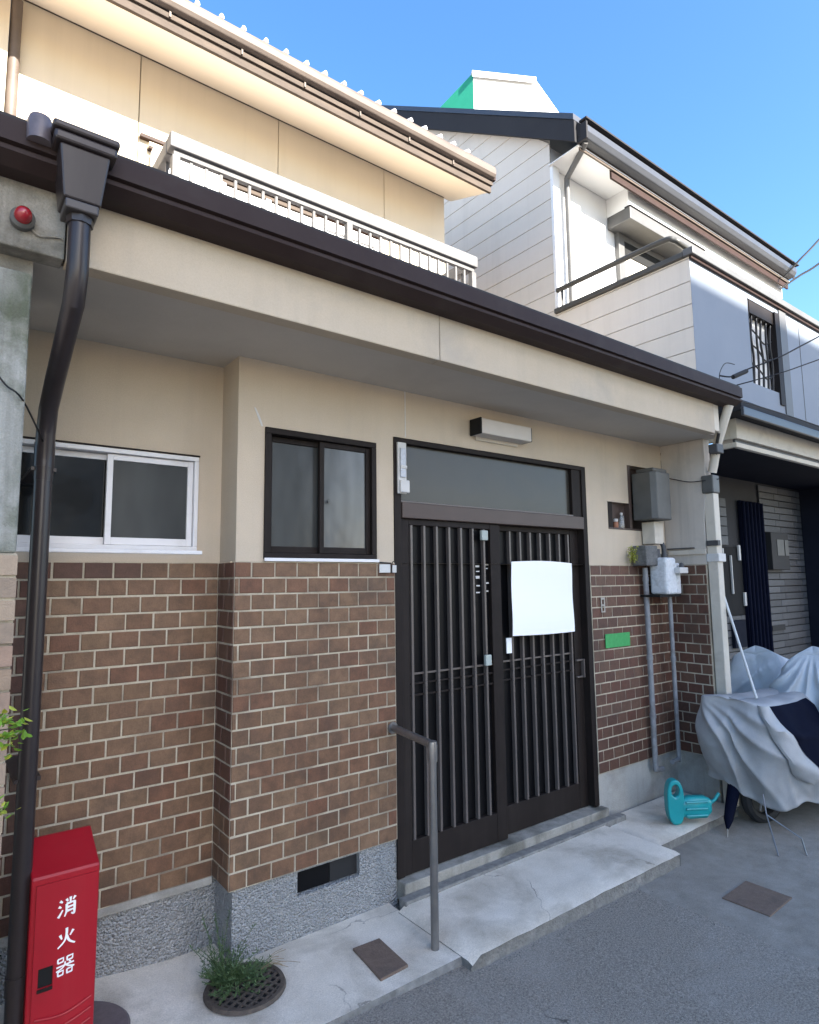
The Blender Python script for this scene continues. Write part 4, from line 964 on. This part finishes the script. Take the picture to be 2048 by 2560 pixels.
m1, R1 = moto('motorcycle under a grey cover with a navy side, nearest to the brick wall', (4.9, -.68, -.05),
     [(4.335, -.60, .80), (4.37, -.785, .785), (4.75, -.80, .765), (5.3, -.78, .76), (5.85, -.76, .66), (6.0, -.62, .62), (5.85, -.48, .66), (5.3, -.47, .76), (4.75, -.46, .775), (4.33, -.405, .805)],
     [(4.42, -.62, .165), (4.50, -.83, .120), (4.85, -.98, .15), (5.4, -1.02, .13), (5.95, -.95, .18), (6.15, -.62, .2), (6.0, -.30, .2), (5.4, -.26, .2), (4.80, -.30, .24), (4.38, -.47, .235)],
     M['cover'], (((4.62, -.64, .15), (.25, 1, 0)), ((5.75, -.64, .15), (0, 1, 0))), 3, focus=9, rays=19, amp=.062, bulge=.06)
# navy panel laid over the street side of the cover
N_ = 20; n1 = len(R1[0]); sp = MB(); vs = []; NU, NT = 30, 22
def r1(i, j):
    i0 = int(math.floor(i)); fi = i - i0; j0 = min(int(math.floor(j)), len(R1) - 3); fj = j - j0
    g = lambda a, b: R1[b][a % n1]
    return g(i0, j0).lerp(g(i0 + 1, j0), fi).lerp(g(i0, j0 + 1).lerp(g(i0 + 1, j0 + 1), fi), fj)
for jj in range(NT + 1):
    t = jj / NT; ia = N_ * (1.20 + .85 * t ** 1.4); ib = N_ * (2.5 + .9 * t)
    for ii in range(NU + 1):
        i = ia + (ib - ia) * ii / NU; j = .4 + t * 28
        p = r1(i, j); e = min(1, 4 * min(ii / NU, 1 - ii / NU), 4 * min(t, 1 - t) + .2)
        vs.append(p + Vector((-.004, -.008 - .010 * e + .010 * mnoise.noise(Vector((p.x * 9, p.z * 7, 2))), 0)))
sp.add(vs, [(j * (NU + 1) + i, j * (NU + 1) + i + 1, (j + 1) * (NU + 1) + i + 1, (j + 1) * (NU + 1) + i) for j in range(NT) for i in range(NU)])
sp.build('side_panel', M['navy'], m1, smooth=True)
# loose rounded flap hanging from the handlebar end
fl = MB(); vs = []
for jj in range(15):
    t = jj / 14; w0 = N_ * (.82 + .50 * t ** 1.4); w1 = N_ * (1.21 + .70 * t ** 1.4)
    rr = math.sqrt(max(0, 1 - max(0, (t - .82) / .18) ** 2)); cm = (w0 + w1) / 2
    for ii in range(9):
        i = cm + (w1 - w0) / 2 * (ii / 4 - 1) * rr
        p = r1(i, .2 + t * 26); k = math.sin(math.pi * ii / 8) ** .5
        vs.append(p + Vector((-.012 - .026 * k, -.012 - .018 * k, .004)))
fl.add(vs, [(j * 9 + i, j * 9 + i + 1, (j + 1) * 9 + i + 1, (j + 1) * 9 + i) for j in range(14) for i in range(8)])
fl.build('flap', M['cover'], m1, smooth=True)
moto('motorcycle under a pale blue cover by the porch posts', (6.0, -.3, -.05),
     [(5.42, -.30, 1.05), (5.48, -.52, .97), (6.0, -.47, .86), (6.6, -.42, .80), (6.75, -.30, .78), (6.6, -.18, .80), (6.0, -.15, .88), (5.43, -.10, .94)],
     [(5.40, -.33, .2), (5.46, -.66, .2), (6.0, -.68, .2), (6.7, -.6, .2), (6.9, -.3, .2), (6.7, -.02, .2), (6.0, .05, .2), (5.36, .0, .2)],
     M['coverblue'], (((5.6, -.3, .15), (0, 1, 0)), ((6.6, -.3, .15), (0, 1, 0))), 8, focus=1, rays=15, amp=.065, bulge=.05)
moto('motorcycle under a pale cover cut by the picture edge', (5.9, -.85, -.05),
     [(5.22, -.80, 1.09), (5.30, -1.02, 1.02), (5.8, -.98, .92), (6.4, -.95, .82), (6.55, -.82, .8), (6.4, -.70, .82), (5.8, -.66, .93), (5.20, -.62, .97)],
     [(5.02, -.78, .42), (5.12, -1.16, .25), (5.8, -1.2, .2), (6.5, -1.12, .2), (6.7, -.82, .2), (6.5, -.55, .2), (5.8, -.50, .2), (5.06, -.50, .45)],
     M['coverblue'], (((5.5, -.82, .15), (0, 1, 0)), ((6.4, -.82, .15), (0, 1, 0))), 12, focus=0, rays=15, amp=.065, bulge=.05)
tag(MB().tube([(4.13, -.93, -.045), (4.30, -.80, .12), (4.36, -.76, .22)], .0045, 6).tube([(4.30, -.80, .12), (4.34, -.98, .02), (4.27, -1.03, -.044)], .0045, 6).build('kickstand', M['steel']), 'thin bent metal stand legs under the grey cover', 'stand')
um = thing('folded_umbrella', 'dark folded umbrella under the front edge of the grey motorcycle cover', 'umbrella', (4.18, -.60, -.045))
MB().tube([(4.19, -.60, .0), (4.23, -.59, .05), (4.42, -.555, .24), (4.50, -.54, .32)], [.008, .03, .045, .02], 10).build('canopy', M['navy'], um, smooth=True)
tb('tip', M['chrome'], um, [(4.178, -.602, -.045), (4.192, -.60, .004)], .004, 6)
tag(tb('white_pole', mat('pole_white', (.55, .55, .53), .5), None, [(4.80, -.371, 1.50), (4.50, -.70, .80)], .009, 10), 'thin pale pole leaning over the grey motorcycle cover', 'pole')

# ------------------------------------------------------------ right neighbour house
G = thing('neighbour_house', 'white two-storey house with dark roof, side siding and a balcony', 'house', (7.4, 1.2, 0))
X = 4.95; XE = 9.85
# gable side clad in boards
core = MB()
core.add([(X + .02, 1.235, 3.0), (X + .02, 8.0, 3.0), (X + .02, 8.0, 6.9), (X + .02, 4.7, 8.75), (X + .02, 1.235, 6.35)], [(0, 1, 2, 3, 4)])
core.build('gable_core', mat('siding_joint', (.33, .295, .25), .8), G)
def roofline(y): return 6.10 + (y - .93) * .69 if y < 4.6 else 8.63 - (y - 4.6) * .69
pitch = .205
k = 0; z = 2.95
while z < 8.6:
    z1 = z + pitch - .005
    ya = 1.232 if z < 6.2 else max(1.232, .93 + (z - 6.08) / .69)
    yb = 8.0 if z < 6.2 else 4.6 + (8.60 - z) / .69
    yb1 = 8.0 if z1 < 6.2 else 4.6 + (8.60 - z1) / .69; ya1 = 1.232 if z1 < 6.2 else max(1.232, .93 + (z1 - 6.08) / .69)
    if yb - ya > .1 and yb1 > ya1:
        b = MB(); b.add([(X, ya, z), (X, yb, z), (X + .003, yb1, z1), (X + .003, ya1, z1), (X + .019, ya, z), (X + .019, yb, z), (X + .019, yb1, z1), (X + .019, ya1, z1)], [(0, 1, 2, 3), (0, 4, 5, 1), (3, 2, 6, 7), (0, 3, 7, 4)])
        b.build('siding_board', M['siding'], G)
    z += pitch
# roof slabs with dark verge
ro = MB(); ro.prism([(.80, 6.02), (.80, 6.17), (4.6, 8.80), (4.6, 8.64)], 0, X - .06, XE + .1); ro.prism([(8.4, 6.02), (8.4, 6.17), (4.601, 8.80), (4.601, 8.64)], 0, X - .06, XE + .1)
ro.build('roof', M['nroof'], G)
vb = MB(); vb.prism([(.83, 5.97), (.83, 6.20), (4.6, 8.80), (4.6, 8.56)], 0, X - .10, X - .061); vb.build('verge_board', M['nroof'], G)
vb = MB(); vb.prism([(.83, 6.205), (.83, 6.27), (4.6, 8.872), (4.6, 8.805)], 0, X - .11, X + .05); vb.build('verge_cap', M['ngut'], G)
bx('eave_soffit', M['nwhite'], G, X - .03, XE, .84, 1.232, 5.965, 5.975)
bx('eave_fascia', M['nbrown'], G, X + .55, XE, .862, .885, 5.86, 5.963); bx('eave_board', M['fasciawood'], G, X, XE, .845, .861, 5.94, 6.05)
ng = [(.84, 6.13), (.74, 6.14), (.725, 6.12), (.73, 6.06), (.76, 6.01), (.84, 5.99)]
MB().prism(ng, 0, X - .03, XE).build('eave_gutter', M['ngut'], G, bevel=.008)
bx('drip_edge', M['nroof'], G, X - .06, XE + .05, .71, .80, 6.172, 6.19)
bx('gutter_stop', M['nroof'], G, X - .055, X - .031, .72, .84, 5.97, 6.15)
# recess wall, window bay
bx('front_wall', M['nwhite'], G, X + .02, XE, 1.236, 1.30, 3.4, 6.2)
bx('corner_trim', M['nwhite'], G, X - .004, X + .10, 1.195, 1.2315, 4.4, 5.964)
bx('bulkhead', M['nwhite'], G, 5.93, XE, .95, 1.235, 5.745, 5.963)
bx('shutter_case', M['ngrey'], G, 5.93, 7.55, .935, 1.233, 5.60, 5.744, .006)
bx('shutter_lid', M['nroof'], G, 5.925, 7.57, .925, 1.0, 5.7445, 5.757)
WN = MB(); WN.box(6.06, 6.17, 1.18, 1.235, 3.5, 5.60); WN.box(7.40, 7.52, 1.18, 1.235, 3.5, 5.60); WN.box(6.171, 7.399, 1.185, 1.235, 5.53, 5.599)
WN = WN.build('balcony_window', M['ngrey'], G, bevel=.003)
bx('shutter_slat', M['black'], WN, 6.172, 7.398, 1.19, 1.234, 5.36, 5.529)
bx('blind', mat('cream_blind', (.62, .56, .44), .8, (.68, .62, .50), 6), WN, 6.172, 6.95, 1.20, 1.234, 3.5, 5.359)
bx('window_pane', M['gla'], WN, 6.96, 7.398, 1.205, 1.234, 3.5, 5.359); bx('window_frame', M['ngrey'], WN, 6.94, 6.975, 1.192, 1.1995, 3.5, 5.359)
# downpipe of the neighbour
tb('downpipe', M['ngrey'], G, [(X + .03, .80, 6.0), (X + .06, .86, 5.97), (X + .17, 1.15, 5.86), (X + .19, 1.17, 5.75), (X + .19, 1.17, 3.5)], .030, 12)
# balcony box
k = 0; z = 2.92
while z < 4.33:
    z1 = min(z + .20 - .005, 4.335)
    b = MB(); b.add([(X, -.198, z), (X, 1.231, z), (X + .003, 1.231, z1), (X + .003, -.198, z1), (X + .019, -.198, z), (X + .019, 1.231, z), (X + .019, 1.231, z1), (X + .019, -.198, z1)], [(0, 1, 2, 3), (0, 4, 5, 1), (3, 2, 6, 7), (0, 3, 7, 4)])
    b.build('siding_board', M['siding'], G); z += .20
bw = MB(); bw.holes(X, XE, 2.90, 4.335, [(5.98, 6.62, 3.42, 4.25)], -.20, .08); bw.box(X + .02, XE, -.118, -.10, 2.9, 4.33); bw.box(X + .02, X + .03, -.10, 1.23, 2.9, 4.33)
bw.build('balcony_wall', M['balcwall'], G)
bx('balcony_coping', M['rail'], G, X - .03, X + .10, -.16, 1.23, 4.337, 4.385, .006); bx('balcony_coping', M['ngrey'], G, X - .03, XE, -.25, -.161, 4.337, 4.40, .006)
bx('coping_trim', M['nbrown'], G, X - .012, XE, -.225, -.205, 4.31, 4.336)
bx('balcony_floor', M['concrete'], G, X + .03, XE, -.10, 1.23, 3.38, 3.44)
tb('balcony_rail', M['rail'], G, smooth_path([(X, 1.2, 4.58), (X, .7, 4.58), (X, .05, 4.575), (X + .02, -.06, 4.55), (X + .12, -.09, 4.52), (X + .6, -.09, 4.50), (X + 2.5, -.09, 4.50), (XE, -.09, 4.50)], 5), .026, 12)
tb('rail_post', M['rail'], G, [(X, 1.14, 4.385), (X, 1.14, 4.57)], .014, 8)
for x in (5.35, 6.3, 7.3, 8.3, 9.3): bx('rail_post', M['ngrey'], G, x, x + .035, -.105, -.07, 4.40, 4.49)
# grille window in the balcony front
GW = MB(); GW.box(5.98, 6.02, -.19, -.13, 3.42, 4.25); GW.box(6.53, 6.62, -.215, -.13, 3.30, 4.25); GW.box(6.021, 6.529, -.195, -.13, 4.12, 4.25)
GW = GW.build('grille_window', M['dbrown'], G)
bx('curtain', M['nwhite'], GW, 6.02, 6.53, -.128, -.122, 3.42, 4.119)
for j in range(5):
    x = 6.08 + .1 * j
    tb('grille_bar', M['wire'], GW, smooth_path([(x + .03, -.17, 4.12), (x - .02 + .02 * (j % 2), -.175, 3.9), (x + .02, -.17, 3.7), (x - .01, -.17, 3.43)]), .011, 6)
for j, zz in enumerate((3.95, 3.78, 3.6)): tb('grille_bar', M['wire'], GW, smooth_path([(6.03, -.165, zz + .05), (6.2, -.168, zz + .02 * (j % 2)), (6.36, -.165, zz - .06), (6.52, -.165, zz)]), .008, 6)
bx('side_strip', M['ngrey'], G, 6.64, 6.80, -.212, -.2005, 3.0, 4.30)
bx('wall_joint', M['rail'], G, 7.12, 7.128, -.203, -.2003, 2.95, 4.30)
# porch canopy
bx('canopy_roof', M['nroof'], G, 4.90, XE, -.56, -.12, 2.905, 2.99, .006); MB().prism([(-.56, 2.99), (-.12, 3.08), (-.12, 2.99)], 0, 4.90, XE).build('canopy_roof', M['nroof'], G)
bx('canopy_gutter', M['ngut'], G, 4.88, XE, -.585, -.5605, 2.86, 2.93, .006)
bx('canopy_fascia', M['beige'], G, 5.10, XE, -.42, -.36, 2.74, 2.904, .004); bx('canopy_fascia', M['beige'], G, 5.10, 5.14, -.359, .3, 2.74, 2.903, .004)
bx('canopy_trim', M['beige'], G, 5.115, XE, -.405, -.365, 2.672, 2.712, .004); bx('canopy_shadow_gap', M['darkgrey'], G, 5.13, XE, -.39, -.37, 2.712, 2.74)
bx('canopy_trim', M['beige'], G, 5.116, 5.15, -.364, .3, 2.672, 2.712)
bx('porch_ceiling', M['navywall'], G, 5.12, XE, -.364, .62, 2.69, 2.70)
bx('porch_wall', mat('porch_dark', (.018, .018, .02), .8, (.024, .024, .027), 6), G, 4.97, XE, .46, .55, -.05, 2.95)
PW = .45
def tiles(x0, x1, z0, z1, n):
    z = z1
    hgt = (z1 - z0) / n
    for r in range(n):
        off = .12 if r % 2 else 0
        x = x0 - off
        while x < x1 - .02:
            a, b = max(x, x0), min(x + .5, x1)
            if b - a > .03:
                MB().box(a + .003, b - .003, PW - .012, PW - .001, z - hgt + .010, z).build('wall_tile', M['porchtile'], G, bevel=.002)
            x += .5
        z -= hgt
tiles(5.80, 6.88, .05, 1.22, 16); tiles(5.80, 6.62, 1.95, 2.45, 5); tiles(7.40, 8.5, .05, 2.66, 34)
DR = bx('porch_door', M['black'], G, 6.0, 6.90, PW - .006, PW - .001, 1.23, 1.94); bx('navy_curtain', M['navy'], G, 6.90, 7.38, PW - .035, PW - .002, .0, 2.45)
for k in range(6): tb('curtain_fold', M['navy'], G, [(6.93 + .085 * k, PW - .045, 2.44), (6.935 + .085 * k, PW - .045, .02)], .022, 8)
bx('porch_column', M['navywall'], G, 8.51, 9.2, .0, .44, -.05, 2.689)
for (x, z, w_, h_) in ((6.45, 1.78, .03, .14), (6.80, 1.80, .05, .16), (6.86, 1.32, .06, .14), (6.2, 1.6, .015, .25), (6.62, 1.45, .02, .4)):
    bx('hung_strip', M['whiteplastic'], DR, x, x + w_ * .7, PW - .03, PW - .012, z, z + h_)
mbx = thing('letter_box', 'black letter box with pale windows on the slatted porch wall', 'letter box', (7.6, .4, 1.85))
bx('case', M['rubber'], mbx, 7.42, 7.86, PW - .10, PW - .013, 1.70, 2.12, .006); bx('window', M['greyplastic'], mbx, 7.55, 7.72, PW - .106, PW - .1005, 1.86, 2.04); bx('window', M['greyplastic'], mbx, 7.75, 7.84, PW - .106, PW - .1005, 1.86, 2.04)
tag(bx('door_plate', M['rubber'], None, 7.46, 7.78, PW - .03, PW - .013, 1.02, 1.08), 'small black plate on the porch tiles below the letter box', 'plate')
tag(bx('wall_box', M['navywall'], None, 6.55, 6.80, PW - .05, PW - .013, .90, 1.18, .004), 'small dark box on the tiles left of the navy curtain', 'box')

# ------------------------------------------------------------ white block on the roof behind
RB = thing('rooftop_block', 'white and green building top rising behind the dark roof', 'building', (8, 5.5, 0))
u_ = Vector((math.cos(R(-29)), math.sin(R(-29)), 0)); v_ = Vector((math.cos(R(61)), math.sin(R(61)), 0))
def ray_pt(x, y, dep):
    d = cr * ((x - 1024) / 1559.5) - cu * ((y - 1280) / 1559.5) + cf
    return Vector((0, -2.75, 1.62)) + d * dep
A = ray_pt(1183, 182, 12.5); W_ = 1.30; Hh = 1.6
Bp = A + u_ * W_; 
fr = MB()
pts = [A, Bp, Bp + u_ * .80 - Vector((0, 0, 1.15)), A - Vector((0, 0, Hh)) + u_ * 2.1, A - Vector((0, 0, Hh))]
bk = [p + v_ * 2.5 for p in pts]
fr.add([*pts, *bk], [(0, 1, 2, 3, 4), (5, 9, 8, 7, 6), (0, 5, 6, 1), (1, 6, 7, 2), (2, 7, 8, 3)])
fr.build('white_front', M['nwhite'], RB)
gs = MB(); C_ = A - u_ * 1.35 + v_ * 1.3 - Vector((0, 0, .86))
gs.add([A - u_ * .004, A - u_ * .004 - Vector((0, 0, Hh)), C_ - Vector((0, 0, Hh - .7)), C_], [(0, 1, 2, 3)]); gs.build('green_side', M['green_side'], RB)
cp = MB(); a_, b_ = A + Vector((0, 0, .012)), Bp + Vector((0, 0, .012))
cp.add([a_ - v_ * .05 - u_ * .03, b_ - v_ * .05, b_ + v_ * 2.5, a_ + v_ * 2.5 - u_ * .03, a_ - v_ * .05 - u_ * .03 - Vector((0, 0, .13)), b_ - v_ * .05 - Vector((0, 0, .13))], [(0, 1, 2, 3), (0, 4, 5, 1)]); cp.build('parapet_cap', M['nwhite'], RB)

# ------------------------------------------------------------ overhead wires
def wire(label, pts, r, extra=None):
    Wr = MB().tube(smooth_path(pts, 6), r, 6).build('overhead_wire', M['wire'], None, smooth=True); return tag(Wr, label, 'wire', 'overhead wires at the right edge')
w1 = wire('black service wire with insulator above the end of the brown gutter', [(4.507, -.60, 3.092), (4.617, -.64, 3.096), (4.773, -.68, 3.171), (4.924, -.85, 3.248), (5.271, -1.0, 3.438), (6.6, -1.7, 4.2)], .006)
MB().tube([(4.62, -.641, 3.092), (4.76, -.678, 3.155)], .017, 8).build('insulator', M['rubber'], w1, smooth=True)
tb('loop', M['wire'], w1, smooth_path([(4.50, -.60, 3.03), (4.507, -.60, 3.11), (4.56, -.62, 3.19), (4.64, -.65, 3.19)]), .003, 5)
wire('thin black wire running to the end of the brown gutter', [(4.69, -.60, 3.045), (4.90, -.85, 3.118), (5.23, -1.0, 3.247), (6.6, -1.7, 3.8)], .0045)
wire('thin wire along the blue-shaded balcony wall below the gutter end', [(4.71, -.60, 2.95), (5.43, -.62, 2.953), (6.17, -.64, 2.944), (7.5, -.66, 2.93)], .0045)
wire('wire reaching the far end of the upper gutter', [(9.52, .78, 5.92), (9.62, .60, 6.13), (9.80, .40, 6.40), (10.4, -.3, 7.4)], .014)
wire('wire crossing the sky over the balcony corner', [(8.07, .30, 5.13), (7.80, -.02, 5.09), (7.56, -.30, 5.04), (6.8, -1.1, 4.95)], .011)
# ------------------------------------------------------------ unseen block across the lane, sized so its shade lies on the street front
OD = -20.0
ZT_ = 4.175 + (-.2 - OD) * .60
T = thing('facing_block', 'plain pale apartment block facing the brick house across the open yard', 'building', (8, OD - 3, 0))
bx('wall', M['oppwall'], T, 2.1, 13.6, OD - 8, OD, -.1, ZT_ - .08); bx('parapet', M['ngrey'], T, 2.08, 13.62, OD - .3, OD, ZT_ - .079, ZT_)
for fl in range(5):
    for i in range(4):
        a = 2.7 + i * 2.7; z0 = .9 + 2.9 * fl
        Wd = bx('window', M['alu'], T, a, a + 1.7, OD + .001, OD + .04, z0, z0 + 1.5); bx('pane', M['gla'], Wd, a + .06, a + 1.64, OD + .041, OD + .045, z0 + .06, z0 + 1.44)
print('bricks', brick_n, 'objects', len(bpy.data.objects))
